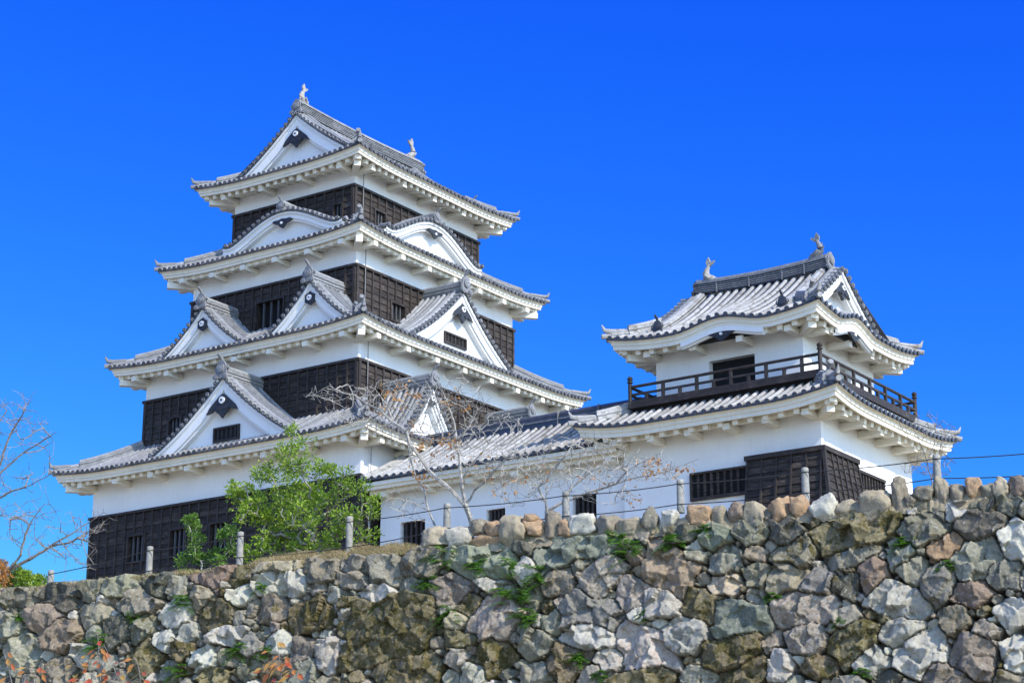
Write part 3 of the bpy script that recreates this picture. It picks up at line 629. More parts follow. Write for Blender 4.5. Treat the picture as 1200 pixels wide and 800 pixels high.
    if gegyo:
        gb = MB(); zt = apex-(barge+.09)*(1.0 if kara else 1.2)+.02; n_ = .03
        if gegyo == 'hex':
            hx = [(.27*cos(pi/3*k+pi/6), .27*sin(pi/3*k+pi/6)) for k in range(6)]; cc = zt-.2
            gb.prism([(a, b+cc) for a, b in hx], O+nin*n_, e, UPV, nin, .1, 0); gb.disc(W(0, cc+.02, n_-.02), nin, .11, .05, 14, 1); gb.disc(W(0, cc+.02, n_-.05), nin, .03, .05, 8, 0)
        elif gegyo == 'wing':
            s_ = wings; zt -= .12*s_; pts = [(0, .08), (.12, .02), (.5, -.30), (.62, -.48), (.40, -.42), (.3, -.36), (.22, -.46), (.1, -.54), (0, -.66)]
            pts = pts+[(-a, b) for a, b in pts[-2:0:-1]]
            gb.prism([(a*s_, b*s_+zt+.08) for a, b in pts], O+nin*n_, e, UPV, nin, .1, 0); gb.disc(W(0, zt-.06*s_, n_-.02), nin, .105*s_, .05, 16, 1); gb.disc(W(0, zt-.06*s_, n_-.05), nin, .035*s_, .05, 8, 0)
            for k in (-1, 1): gb.disc(W(k*.14*s_, zt-.3*s_, n_-.01), nin, .06*s_, .05, 10, 0)
        else:
            s_ = wings; pts = [(0, .06), (.18, .02), (.42, .03), (.52, -.03), (.36, -.12), (.2, -.16), (.1, -.28), (0, -.34)]; pts = pts+[(-a, b) for a, b in pts[-2:0:-1]]
            gb.prism([(a*s_, b*s_+zt+.03) for a, b in pts], O+nin*n_, e, UPV, nin, .1, 0); gb.disc(W(0, zt-.1*s_, n_-.02), nin, .05*s_, .05, 12, 1)
        gb.build('pendant_ornament', [M['gegyo'], M['whitepaint']], root)
    if win:
        cx, z0, z1, hw = win; wb = MB()
        wb.obox(W(cx, (z0+z1)/2, wall_n-.01), e*(hw-.04), nin*.005, UPV*((z1-z0)/2-.04), 1)
        for a, b_, c_, d_ in ((cx, z0, hw, .04), (cx, z1, hw, .04)): wb.obox(W(a, b_, wall_n-.03), e*c_, nin*.05, UPV*d_, 0)
        for s_ in (-1, 1): wb.obox(W(cx+s_*(hw-.04), (z0+z1)/2, wall_n-.03), e*.04, nin*.05, UPV*((z1-z0)/2-.04), 0)
        for k in range(1, 6): wb.obox(W(cx-hw+2*hw*k/6, (z0+z1)/2, wall_n-.025), e*.035, nin*.02, UPV*((z1-z0)/2-.04), 0)
        wb.build('window', [M['batten'], M['black']], root)
    return root
def chi(w, H, a=.66): return lambda x: H*(a*(1-abs(x)/w)+(1-a)*(1-abs(x)/w)**2)
def karaf(w, H, h0=.42):
    def f(x):
        u = min(1, abs(x)/w); v = min(1, u/.93); return h0+(H-h0)*(.5+.5*cos(pi*v))**.68+.10*(max(0, u-.8)/.2)**2
    return f
# ------------------------------------------------------------------ storey walls
def clad(parent, rect, z0, z1, wins, name='board_cladding', lap=.27, bsp=.48):
    """boards with battens round a storey; wins: {side: [(q0,q1,z0,z1,arch)]}"""
    mb = MB(); S = sides(*rect)
    for i, sd in enumerate(S):
        out_ = -sd.n; ws = wins.get(i, [])
        def P(q, z, o_): return sd.A+sd.e*q+UPV*z+out_*o_
        nz = max(2, int(round((z1-z0-.1)/lap))); hh = (z1-z0-.1)/nz
        ws = [(a, b_, z0+round((c_-z0)/hh)*hh, z0+round((d_-z0)/hh)*hh, ar) for (a, b_, c_, d_, ar) in ws]; wins[i] = ws
        for k in range(nz):
            za, zb_ = z0+k*hh, z0+(k+1)*hh; iv = [(0, sd.L)]
            for (a, b_, c_, d_, ar) in ws:
                if c_ < zb_-1e-3 and d_ > za+1e-3:
                    nv_ = []
                    for (p, q) in iv:
                        if b_ <= p or a >= q: nv_.append((p, q))
                        else:
                            if a > p: nv_.append((p, a))
                            if b_ < q: nv_.append((b_, q))
                    iv = nv_
            for p, q in iv:
                mb.poly([P(p, za, .055), P(q, za, .055), P(q, zb_, .02), P(p, zb_, .02)], 0); mb.poly([P(p, za, .055), P(q, za, .055), P(q, za, .0), P(p, za, .0)], 0)
        # battens
        nb = int(sd.L/bsp)
        for k in range(nb+1):
            q = sd.L*k/nb; a_ = .07
            if k in (0, nb): a_ = .10
            q = min(max(q, .03), sd.L-.03); zr = [(z0, z1-.05)]
            for (a, b_, c_, d_, ar) in ws:
                if a-.02 < q < b_+.02:
                    nv_ = []
                    for (p, r_) in zr:
                        if c_ > p: nv_.append((p, c_))
                        if d_ < r_: nv_.append((d_, r_))
                    zr = nv_
            for p, r_ in zr:
                if r_-p > .05: mb.obox(P(q, (p+r_)/2, .045), sd.e*a_/2*(1.2 if k in (0, nb) else 1), out_*.045, UPV*(r_-p)/2, 1)
        mb.obox(P(sd.L/2, z1-.03, .03), sd.e*(sd.L/2+.1), out_*.085, UPV*.05, 1)
        mb.obox(P(sd.L/2, z0+.03, .03), sd.e*(sd.L/2+.07), out_*.06, UPV*.05, 1)
    root = mb.build(name, [M['board'], M['batten']], parent)
    for i, sd in enumerate(S):
        out_ = -sd.n
        def P(q, z, o_): return sd.A+sd.e*q+UPV*z+out_*o_
        for (a, b_, c_, d_, ar) in wins.get(i, []):
            wb = MB(); cq, cz = (a+b_)/2, (c_+d_)/2; hw, hz = (b_-a)/2, (d_-c_)/2
            wb.obox(P(cq, cz, -.27), sd.e*hw, out_*.01, UPV*hz, 1)
            for s_ in (-1, 1):
                wb.obox(P(cq+s_*(hw-.03), cz, -.07), sd.e*.035, out_*.17, UPV*hz, 0); wb.obox(P(cq, cz+s_*(hz-.03), -.07), sd.e*(hw-.066), out_*.17, UPV*.035, 0)
            nb = 3 if hw > .3 else 2
            for k in range(1, nb+1): wb.obox(P(a+2*hw*k/(nb+1), cz, -.05), sd.e*.035, out_*.035, UPV*(hz-.06), 2)
            if ar:   # bell-arched frame
                pr = []; 
                for k in range(13):
                    an = pi*k/12; pr.append((cos(an)*hw*1.02, cz+hz*.25+sin(an)*hz*.72))
                for k in range(12):
                    (x0, y0), (x1, y1) = pr[k], pr[k+1]
                    wb.bar(P(cq+x0, y0, .05), P(cq+x1, y1, .05), .09, .07, 0, up=out_)
                    # spandrel in front of the square opening
                    wb.poly([P(cq+x0, y0, .02), P(cq+x1, y1, .02), P(cq+x1, d_, .02), P(cq+x0, d_, .02)], 3)
                for s_ in (-1, 1): wb.bar(P(cq+s_*hw*1.02, c_, .05), P(cq+s_*hw*1.02, cz+hz*.25, .05), .09, .07, 0, up=out_)
            wb.build('window', [M['batten'], M['black'], M['bars'], M['board']], root)
    return root
def ringwall(parent, rect, z0, z1, name, m, inset=0.0):
    x0, x1, y0, y1 = rect; mb = MB(); mb.box(x0+inset, x1-inset, y0+inset, y1-inset, z0, z1); return mb.build(name, m, parent)
def winpx(fr, px0, px1, py0, py1, ref):
    """window rectangle from photo pixels on the front (fr='f', Y=ref) or right (fr='r', X=ref) face"""
    f = (lambda a, b: onY(a, b, ref)) if fr == 'f' else (lambda a, b: onX(a, b, ref))
    p, q = f(px0, py1), f(px1, py0); p2, q2 = f(px0, py0), f(px1, py1); ax = 0 if fr == 'f' else 1
    return (p[ax]+p2[ax])/2, (q[ax]+q2[ax])/2, (p.z+q2.z)/2, (p2.z+q.z)/2
# ================================================================== THE KEEP
WX, WY = 13.685, 15.675; INS = [0, 1.312, 2.512, 3.614]; ZB = [16.06, 20.93, 25.24, 29.14]; ZE = [17.62, 22.10, 26.36, 30.08]; OV = [1.17, 1.11, 1.05, 1.22]
keep = thing('castle_keep', 'tall white four-storey Japanese castle keep with dark boards and grey tiled roofs', 'castle keep', (-WX/2, WY/2, 12.4))
def rect(i, g=0): a = INS[i]; return (-WX+a-g, -a+g, a-g, WY-a+g)
mb = MB(); x0, x1, y0, y1 = rect(0, .5)
i0 = len(mb.v)
for (g, z) in ((.9, 11.2), (.25, 12.62)):
    x0, x1, y0, y1 = rect(0, g); mb.v += [(x0, y0, z), (x1, y0, z), (x1, y1, z), (x0, y1, z)]
for k in range(4): mb.face((i0+k, i0+(k+1) % 4, i0+4+(k+1) % 4, i0+4+k))
mb.face((4, 5, 6, 7)); mb.build('stone_base', M['post'], keep)
W_ = [dict(), dict(), dict(), dict()]
def addw(n, side, fr, *a, arch=False):
    x0, x1, y0, y1 = rect(n); ref = y0 if fr == 'f' else x1; q0, q1, za, zb_ = winpx(fr, *a, ref); o_ = x0 if fr == 'f' else y0
    W_[n].setdefault(side, []).append((q0-o_, q1-o_, za, zb_, arch))
addw(0, 0, 'f', 150, 171, 627, 659); addw(0, 0, 'f', 199, 220, 619, 650); addw(0, 0, 'f', 246, 269, 611, 644); addw(0, 0, 'f', 330, 352, 598, 628)
addw(1, 0, 'f', 198, 214, 489, 512, arch=True); addw(1, 1, 'r', 435, 448, 452, 482, arch=True); addw(1, 1, 'r', 552, 565, 495, 516, arch=True)
addw(2, 0, 'f', 300, 334, 354, 386); addw(2, 1, 'r', 456, 474, 352, 379); addw(2, 0, 'f', 384, 402, 340, 362)
addw(3, 0, 'f', 391, 403, 240, 262); addw(3, 1, 'r', 437, 451, 246, 270); addw(3, 1, 'r', 500, 514, 274, 292)
zbot = [12.6, 18.75, 23.2, 27.4]
for n in range(4):
    ringwall(keep, rect(n), ZB[n]-.02, ZE[n]+.5, 'plaster_wall', M['plaster']); ringwall(keep, rect(n), zbot[n], ZB[n]-.02, 'inner_wall', M['black'], .3)
    clad(keep, rect(n), zbot[n], ZB[n], W_[n])
KR = []
for n in range(4):
    D = OV[n]+(INS[n+1]-INS[n]) if n < 3 else None
    rc = rect(n, OV[n])
    if n < 3: R = Roof(rc, ZE[n], D)
    else:
        halfw = (rc[1]-rc[0])/2; gd = 1.62; vo = .42
        def dfn(i, q, halfw=halfw, gd=gd, vo=vo, rc=rc):
            L = (rc[1]-rc[0]) if i in (0, 2) else (rc[3]-rc[2]); c = min(q, L-q)
            if i in (0, 2): return max(.02, min(c, gd))
            return halfw if c >= gd-vo else max(.02, c)
        R = Roof(rc, ZE[n], halfw, dfn=dfn)
    mb = MB(); R.tiles(mb); ro = mb.build('tiled_roof', [M['tile'], M['pan'], M['tilecap']], keep)
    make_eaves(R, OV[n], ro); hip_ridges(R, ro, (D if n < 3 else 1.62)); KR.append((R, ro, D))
# top storey: main ridge and gables
R, ro, _ = KR[3]; rc = R.rect; xm = (rc[0]+rc[1])/2; za = R.z0+R.prof(R.D); yf, yb = rc[2]+1.2, rc[3]-1.2
def topridge(p0, p1, ht, mA, mB_, parent, wd=.34, lift=.18, ties=False):
    mb = MB(); N_ = 12; p0, p1 = Vector(p0), Vector(p1); pts = [p0.lerp(p1, k/N_)+UPV*(lift*(2*k/N_-1)**2) for k in range(N_+1)]
    for k in range(N_):
        a, b_ = pts[k], pts[k+1]; mb.bar(a+UPV*ht/2, b_+UPV*ht/2, wd, ht, 0)
        for j in range(1, 5): mb.bar(a+UPV*ht*j/5, b_+UPV*ht*j/5, wd+.07, .028, 1)
        mb.bar(a+UPV*(ht+.01), b_+UPV*(ht+.01), wd+.12, .05, 1)
    mb.tube([p+UPV*(ht+.08) for p in pts], .12, 8, 1)
    if ties:
        for k in (2, 5, 8, 10): mb.obox(pts[k]+UPV*(ht*.55), (p1-p0).normalized()*.018, (p1-p0).normalized().cross(UPV)*(wd/2+.05), UPV*(ht*.6), 2)
    return mb.build('main_ridge', [mA, mB_, M['orn']], parent), pts
rid, rp = topridge((xm, yf+.08, za), (xm, yb-.08, za), .36, M['ridge'], M['tile'], ro, lift=.1)
end_tile(rp[0]+UPV*.2, (0, -1, 0), ro, .85, horn=False); end_tile(rp[-1]+UPV*.2, (0, 1, 0), ro, .85, horn=False)
fish(rp[0]+Vector((0, .35, .40)), (0, 1, 0), ro, .74); fish(rp[-1]+Vector((0, -.55, .40)), (0, -1, 0), ro, .78)
for (yy, nin) in ((yf, (0, 1, 0)), (yb, (0, -1, 0))):
    hw = R.D; dz = R.prof(1.2)
    wv = hw-1.25
    hafu(ro, 'gable', (xm, yy, R.z0), (1, 0, 0), nin, wv, lambda x, hw=hw: R.prof(hw-abs(x)), .5, rows=False, ridge=False, gegyo='wing', wings=1.15, oni=0, zb=R.prof(1.15), barge=.52)
for sx in (-1, 1):     # descending ridges along the top roof's gables
    for (yy, s_) in ((yf+.62, 1), (yb-.62, -1)):
        mb = MB(); pts = [Vector((xm+sx*x, yy, R.z0+R.prof(R.D-x)+.1)) for x in [R.D*k/10*.78 for k in range(11)]]
        mb.tube(pts, .13, 8, 0); 
        for a, b_ in zip(pts[:-1], pts[1:]): mb.bar(a, b_, .2, .18, 0)
        mb.build('descending_ridge', M['tile'], ro, smooth=True); end_tile(pts[-1]+UPV*.05, (sx, 0, 0), ro, .55)
# chidori and kara gables
def fgable(n, pxA, pxL, pxR, kind, name_label, side='f', inn=.3, **kw):
    R, ro, D = KR[n]; rc = R.rect
    if side == 'f':
        Y = rc[2]+inn; A, L_, R_ = onY(*pxA, Y), onY(*pxL, Y), onY(*pxR, Y); c = (L_.x+R_.x)/2 if pxL else A.x; c = A.x*.6+c*.4; w_ = (R_.x-L_.x)/2; O = Vector((c, Y, 0)); e = (1, 0, 0); nin = (0, 1, 0)
    else:
        X = rc[1]-inn; A, L_, R_ = onX(*pxA, X), onX(*pxL, X), onX(*pxR, X); c = A.y*.6+.4*(L_.y+R_.y)/2; w_ = (R_.y-L_.y)/2; O = Vector((X, c, 0)); e = (0, 1, 0); nin = (-1, 0, 0)
    z0 = R.z0+R.prof(inn)+.0; O.z = z0; H = A.z-z0
    if kind == 'chi': f = chi(w_, H)
    else: f = karaf(w_, H)
    return hafu(ro, 'gable' if kind == 'chi' else 'curved_gable', O, e, nin, w_, f, kw.pop('back', 2.6), kara=(kind != 'chi'), label=name_label, **kw)
fgable(0, (260, 441), (174, 531), (349, 496), 'chi', 'largest gable, low on the front with a barred window', back=3.0, gegyo='wing', wings=1.3, win=(.0, .34, .84, .66), barge=.5, oni=.95)
fgable(1, (234, 360), (191, 414), (289, 397), 'chi', 'left one of the paired small gables', gegyo='hex', oni=.85, barge=.36)
fgable(1, (362, 328), (312, 384.7), (414, 370), 'chi', 'right one of the paired small gables', gegyo='hex', oni=.85, barge=.36)
fgable(1, (545, 341), (478, 385), (601, 431), 'chi', 'large sunlit gable with a small barred window', side='r', gegyo='wing', wings=1.1, win=(-.1, .46, .86, .74), barge=.42, back=3.2, oni=.95)
fgable(2, (329.5, 247), (262, 285), (400, 264), 'kara', 'bow-shaped curved gable in shade', gegyo='kara', oni=.62, barge=.34, zb=-.02)
fgable(2, (512.7, 261), (452, 268), (563, 308), 'kara', 'bow-shaped curved gable in sun', side='r', gegyo='kara', oni=.62, barge=.34, zb=-.02)
fgable(0, (506, 449), (477, 489), (541, 513), 'chi', 'small sunlit gable behind the bare tree', side='r', gegyo='hex', oni=.8, barge=.24)
fgable(0, (620, 487), (592, 525), (656, 550), 'chi', 'small gable half hidden by the corridor roof', side='r', gegyo='hex', oni=.8, barge=.24)
# lightning conductor down the near corner
mb = MB()
for n in range(4):
    x0, x1, y0, y1 = rect(n); y = y0+.42; mb.tube([(x1+.13, y, zbot[n]), (x1+.13, y, ZE[n]-.35), (x1+.6, y-.1, ZE[n]-.2), (x1+OV[n]+.04, y-.2, ZE[n]-.35), (x1+OV[n]+.06, y-.2, ZE[n]+.1)], .018, 5)
mb.build('lightning_cable', M['leadwire'], keep)
# ================================================================== CORRIDOR
cor = thing('corridor_wing', 'low white corridor with a tiled lean roof joining the keep to the turret', 'corridor', (5.6, 2, 11.8))
cx0, cx1, cy0, cy1 = .48, 10.86, .6, 5.2
mb = MB()
# walls with two dark openings cut
wn = [winpx('f', 469, 498, 610, 640, cy0), winpx('f', 671, 699, 579, 612, cy0), winpx('f', 570, 592, 596, 620, cy0)]
xs = sorted([cx0]+[v for q in wn for v in q[:2]]+[cx1]); zt, zb2 = 15.75, 11.6
for a, b_ in zip(xs[:-1], xs[1:]):
    hit = [q for q in wn if q[0]-.01 <= a and b_ <= q[1]+.01]
    if hit:
        q = hit[0]; mb.box(a, b_, cy0, cy0+.3, zb2, q[2]); mb.box(a, b_, cy0, cy0+.3, q[3], zt)
    else: mb.box(a, b_, cy0, cy0+.3, zb2, zt)
mb.box(cx0, cx1, cy1-.3, cy1, zb2, zt); mb.box(cx0, cx0+.3, cy0+.3, cy1-.3, zb2, zt)
mb.build('plaster_wall', M['plaster'], cor)
for q in wn:
    wb = MB(); wb.box(q[0]+.002, q[1]-.002, cy0+.22, cy0+.25, q[2]+.002, q[3]-.002, 1)
    for k in range(1, 5): x = q[0]+(q[1]-q[0])*k/5; wb.box(x-.04, x+.04, cy0+.06, cy0+.14, q[2], q[3], 0)
    wb.build('window', [M['batten'], M['black']], cor)
cr = (.28, 10.9, -.28, 6.1); crz = 15.72; chalf = (cr[3]-cr[2])/2
CRf = Roof(cr, crz, chalf, lift=.06, a=.46, k=.035, sp=.33, r=.074, dfn=lambda i, q: chalf if i in (0, 2) else .02)
mb = MB(); CRf.tiles(mb, only=(0, 2)); cro = mb.build('tiled_roof', [M['lime'], M['navy'], M['darktile']], cor)
mb = MB(); ov = .88
def corr_strip(sd_i):
    sd = CRf.S[sd_i]; L = sd.L
    for (d0, z0_, d1, z1_) in ((.05, -.08, .05, -.22), (.05, -.22, .13, -.22), (.13, -.22, .13, -.34), (.13, -.34, .22, -.34), (.22, -.34, .22, -.27), (.22, -.27, ov+.1, -.1)):
        mb.poly([sd.A+sd.e*q+sd.n*d+UPV*(crz+z) for q, d, z in ((0, d0, z0_), (L, d0, z0_), (L, d1, z1_), (0, d1, z1_))])
    for k in range(int(L/.5)):
        p = sd.A+sd.e*(.25+k*.5)+sd.n*.28+UPV*(crz-.29); mb.bar(p, p+sd.n*(ov-.28)+UPV*.14, .17, .13)
    p = sd.A+sd.n*(.46)+UPV*(crz-.36); mb.bar(p+sd.e*.1, p+sd.e*L, .2, .2)
    for k in range(6): p = sd.A+sd.e*(.7+k*1.9)+sd.n*.3+UPV*(crz-.5); mb.bar(p, p+sd.n*.6, .26, .2)
corr_strip(0); corr_strip(2)
mb.box(cr[0], cr[0]+.06, cr[2]+.1, cr[3]-.1, crz-.3, crz-.02)
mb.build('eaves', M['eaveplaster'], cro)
# end verge against the keep
mb = MB(); pts = [CRf.P(0, .06, chalf*k/8, .06) for k in range(9)]; mb.tube(pts, .12, 8, 0); mb.build('verge_tiles', M['lime'], cro)
mb = MB(); cz = CRf.z0+CRf.prof(chalf); ym = (cr[2]+cr[3])/2
mb.obox((5.6, ym, cz+.1), (5.3, 0, 0), (0, .16, 0), (0, 0, .17), 0); mb.obox((5.6, ym, cz+.16), (5.31, 0, 0), (0, .2, 0), (0, 0, .02), 1); mb.tube([(.3, ym, cz+.33), (10.9, ym, cz+.33)], .13, 10, 0)
for k in range(6): mb.obox((1.6+k*1.7, ym, cz+.2), (.012, 0, 0), (0, .205, 0), (0, 0, .25), 2)
mb.build('main_ridge', [M['navy'], M['ridge'], M['ridge']], cro)
# ================================================================== TURRET
xt, yt = 18.04, .38; TWX, TWY = 7.18, 6.78
tur = thing('corner_turret', 'white two-storey corner turret with a dark railed balcony, at the right above the stone wall', 'turret', (14.4, 3.7, 11.8))
tx0, tx1, ty0, ty1 = xt-TWX, xt, yt, yt+TWY
mb = MB(); mb.box(tx0, tx1, ty0, ty1, 11.3, 16.7); mb.build('plaster_wall', M['plaster'], tur)
# ground-floor roof
OT = 1.2; ze1 = 16.02
T1 = Roof((tx0-OT, tx1+OT, ty0-OT, ty1+OT), ze1, 1.45, lift=.28, LR=2.6, a=.5, k=.04, sp=.315, r=.074)
mb = MB(); T1.tiles(mb); tr1 = mb.build('tiled_roof', [M['lime'], M['navy'], M['darktile']], tur)
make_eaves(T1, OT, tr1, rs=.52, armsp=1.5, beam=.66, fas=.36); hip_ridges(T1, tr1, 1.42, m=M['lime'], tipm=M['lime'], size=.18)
# skirt, balcony floor, railing
bx0, bx1, by0, by1 = 11.25, 18.2, .22, 7.4
mb = MB(); mb.box(bx0+.12, bx1-.12, by0+.12, by1-.12, 16.3, 16.83); mb.box(bx0-.06, bx1+.06, by0-.06, by1+.06, 16.83, 16.97, 1)
mb.build('balcony_floor', [M['black'], M['batten']], tur)
mb = MB(); zf = 16.97
for sd in sides(bx0, bx1, by0, by1):
    for (z, h, w_) in ((zf+.06, .1, .09), (zf+.33, .07, .07)):
        mb.bar(sd.A+UPV*z, sd.A+sd.e*sd.L+UPV*z, w_, h)
    mb.tube([sd.A+UPV*(zf+.60), sd.A+sd.e*sd.L+UPV*(zf+.60)], .052, 8)
    n = int(round(sd.L/.62))
    for k in range(1, n):
        p = sd.A+sd.e*(sd.L*k/n); t_ = .57 if k % 2 == 0 else .3
        mb.bar(p+UPV*zf, p+UPV*(zf+t_), .095, .095, up=sd.e)
    c = sd.A; mb.tube([c+UPV*(zf-.12), c+UPV*(zf+.70)], .07, 10)
    mb.tube([c+UPV*(zf+.74+z) for z in (0, .02, .05, .06, .1, .16, .21, .24)], [.09, .1, .09, .055, .085, .095, .06, .01], 12)
rl = mb.build('railing', M['batten'], tur, smooth=True)
# upper storey with recessed openings
ux0, ux1, uy0, uy1 = 11.7, 17.16, 1.18, 6.46; zu0, zu1 = 16.7, 19.3
of = winpx('f', 831, 885, 419, 452, uy0); of = (of[0], of[1], 16.98, 18.28)
orr = winpx('r', 968, 997, 425, 440, ux1); orr = (orr[0], orr[1], 16.98, 18.28)
mb = MB(); th = .32
mb.box(ux0, of[0], uy0, uy0+th, zu0, zu1); mb.box(of[1], ux1, uy0, uy0+th, zu0, zu1); mb.box(of[0], of[1], uy0, uy0+th, of[3], zu1)
mb.box(ux1-th, ux1, uy0+th, orr[0], zu0, zu1); mb.box(ux1-th, ux1, orr[1], uy1, zu0, zu1); mb.box(ux1-th, ux1, orr[0], orr[1], orr[3], zu1)
mb.box(ux0, ux0+th, uy0+th, uy1, zu0, zu1); mb.box(ux0+th, ux1-th, uy1-th, uy1, zu0, zu1)
mb.build('upper_plaster_wall', M['plaster'], tur)
mb = MB(); mb.box(of[0], of[1], uy0+.26, uy0+.3, 16.98, of[3], 0); mb.box(of[0]+.0, of[1], uy0+.2, uy0+.26, 16.98, 17.3, 1); mb.build('opening', [M['black'], M['batten']], tur)
mb = MB(); mb.box(ux1-.3, ux1-.26, orr[0], orr[1], 16.98, orr[3]); mb.build('opening', mat('closed_shutter', (.5, .5, .48), .8, .08, 3), tur)
# ground floor openings: flared board box (stone-drop) at the corner, barred windows
b0 = onY(875, 536, yt-.1).x; r0 = onX(1004, 541, xt+.1).y; zt = 14.52; fl = .30; zb2 = 12.3
mb = MB()
def fo(z): return .1+fl*(zt-z)/(zt-zb2)
nz = 9
for k in range(nz):
    z1_, z0_ = zt-(zt-zb2)*k/nz, zt-(zt-zb2)*(k+1)/nz; o1, o0 = fo(z1_), fo(z0_)+.035
    mb.poly([(b0, yt-o0, z0_), (xt+o0, yt-o0, z0_), (xt+o1, yt-o1, z1_), (b0, yt-o1, z1_)]); mb.poly([(xt+o0, yt-o0, z0_), (xt+o0, r0, z0_), (xt+o1, r0, z1_), (xt+o1, yt-o1, z1_)])
    mb.poly([(b0, yt-o0, z0_), (xt+o0, yt-o0, z0_), (xt+o0-.04, yt-o0+.04, z0_), (b0, yt-o0+.04, z0_)]); mb.poly([(xt+o0, yt-o0, z0_), (xt+o0, r0, z0_), (xt+o0-.04, r0, z0_), (xt+o0-.04, yt-o0+.04, z0_)])
mb.poly([(b0, yt-.1, zt), (b0, yt, zt), (b0, yt, zb2), (b0, yt-fo(zb2), zb2)]); mb.poly([(xt+.1, r0, zt), (xt, r0, zt), (xt, r0, zb2), (xt+fo(zb2), r0, zb2)])
for k in range(6):
    x = b0+.04+(xt+.1-b0)*k/5.15; mb.bar((x, yt-.13, zt), (x+.0, yt-fo(zb2)-.06, zb2), .07, .06, 1, up=Vector((1, 0, 0)))
mb.bar((xt+.13, yt-.13, zt), (xt+fo(zb2)+.05, yt-fo(zb2)-.05, zb2), .12, .1, 1, up=Vector((1, 0, 0)))
for k in range(1, 7):
    y = yt+(r0-yt)*k/6-.03; mb.bar((xt+.13, y, zt), (xt+fo(zb2)+.06, y, zb2), .06, .06, 1, up=Vector((0, 1, 0)))
mb.box(b0-.05, xt+.2, yt-.2, yt+.0, zt-.02, zt+.13, 1); mb.box(xt+.002, xt+.2, yt+.003, r0+.05, zt-.02, zt+.13, 1)
mb.build('flared_board_box', [M['board'], M['batten']], tur)
q = winpx('f', 811, 868, 553, 580, yt-.05)
mb = MB(); mb.box(q[0], b0-.06, yt-.012, yt-.004, q[2]-.05, q[3], 1); mb.box(q[0]-.05, b0-.06, yt-.12, yt-.002, q[3], q[3]+.07, 0); mb.box(q[0]-.06, q[0]+.03, yt-.11, yt-.002, q[2]-.1, q[3], 0); mb.box(q[0]+.03, b0-.06, yt-.11, yt-.002, q[2]-.1, q[2]-.0, 0)
for k in range(1, 8): x = q[0]+(b0-.1-q[0])*k/8; mb.box(x-.045, x+.045, yt-.09, yt-.03, q[2], q[3], 0)
mb.build('window', [M['board'], M['black']], tur)
q = winpx('r', 1005, 1034, 556, 574, xt+.05)
mb = MB(); zz_ = onX(1004, 553, xt+.05).z
mb.box(xt+.004, xt+.012, r0+.05, q[1], 12.4, zz_, 1); mb.box(xt+.002, xt+.14, r0+.05, q[1]+.1, zz_, zz_+.09, 0); mb.box(xt+.002, xt+.12, q[1], q[1]+.08, 12.4, zz_, 0)
for k in range(1, 9): y = r0+.05+(q[1]-r0-.05)*k/9; mb.box(xt+.03, xt+.09, y-.04, y+.04, 12.4, zz_, 0)
mb.build('window', [M['board'], M['black']], tur)
# upper roof: hip-and-gable, ridge along X, curved eaves (noki-karahafu) front and right
ux = (ux0-1.2, ux1+1.2, uy0-1.2, uy1+1.2); uh = (ux[3]-ux[2])/2; ugd = 1.35; uvo = .45; ze2 = 19.08
def udf(i, q):
    L = (ux[1]-ux[0]) if i in (0, 2) else (ux[3]-ux[2]); c = min(q, L-q)
    if i in (1, 3): return max(.02, min(c, ugd))
    return uh if c >= ugd-uvo else max(.02, c)
T2 = Roof(ux, ze2, uh, lift=.26, LR=2.4, a=.455, k=.047, sp=.315, r=.074, dfn=udf, bumps={0: (onY(842, 383, ux[2]).x-ux[0], 1.75, .30), 1: (onX(1007, 390, ux[1]).y-ux[2], 1.5, .34)})
mb = MB(); T2.tiles(mb); tr2 = mb.build('upper_tiled_roof', [M['lime'], M['navy'], M['darktile']], tur)
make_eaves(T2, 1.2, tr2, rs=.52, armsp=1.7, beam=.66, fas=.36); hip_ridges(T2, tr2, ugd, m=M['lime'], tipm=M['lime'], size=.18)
for i, (c, hw, h) in T2.bumps.items():     # curved moulding and pendant under each bowed eave
    sd = T2.S[i]; mb = MB(); N_ = 24
    for (d, t0, t1, dd) in ((.14, -.34, -.50, .1), (.22, -.48, -.56, .1)):
        rows = []
        for k in range(N_+1):
            q = c-hw*.86+2*hw*.86*k/N_; zc = T2.z0+T2.bump(i, q)
            rows.append([sd.A+sd.e*q+sd.n*a+UPV*(zc+b_) for a, b_ in ((d, t0), (d, t1), (d+dd, t1), (d+dd, t0))])
        for a, b_ in zip(rows[:-1], rows[1:]):
            for j in range(4): mb.poly([a[j], b_[j], b_[(j+1) % 4], a[(j+1) % 4]])
        mb.poly(rows[0]); mb.poly(rows[-1])
    mb.build('curved_eave_moulding', M['plaster'], tr2)
    mb = MB(); zc = T2.z0+h-.55
    mb.poly([sd.A+sd.e*(c+hw*.6*cos(pi*k/12))+sd.n*.5+UPV*(T2.z0-.42+(h*.9)*sin(pi*k/12)) for k in range(13)], 0)
    pts = [(0, .06), (.18, .04), (.42, .06), (.5, -.02), (.3, -.1), (.12, -.22), (0, -.28)]; pts = pts+[(-a, b_) for a, b_ in pts[-2:0:-1]]
    mb.prism(pts, sd.A+sd.e*c+sd.n*.16+UPV*(zc+.02), sd.e, UPV, sd.n, .08, 0); mb.disc(sd.A+sd.e*c+sd.n*.14+UPV*(zc-.03), sd.n, .05, .05, 12, 1)
    mb.build('pendant_ornament', [M['gegyo'], M['whitepaint']], tr2)
uym = (ux[2]+ux[3])/2; uza = T2.z0+T2.prof(uh); xg0, xg1 = ux[0]+ugd-uvo, ux[1]-ugd+uvo
rid, rp = topridge((xg0+.5, uym, uza), (xg1-.5, uym, uza), .36, M['darktile'], M['ridge'], tr2, wd=.3, lift=.1, ties=True)
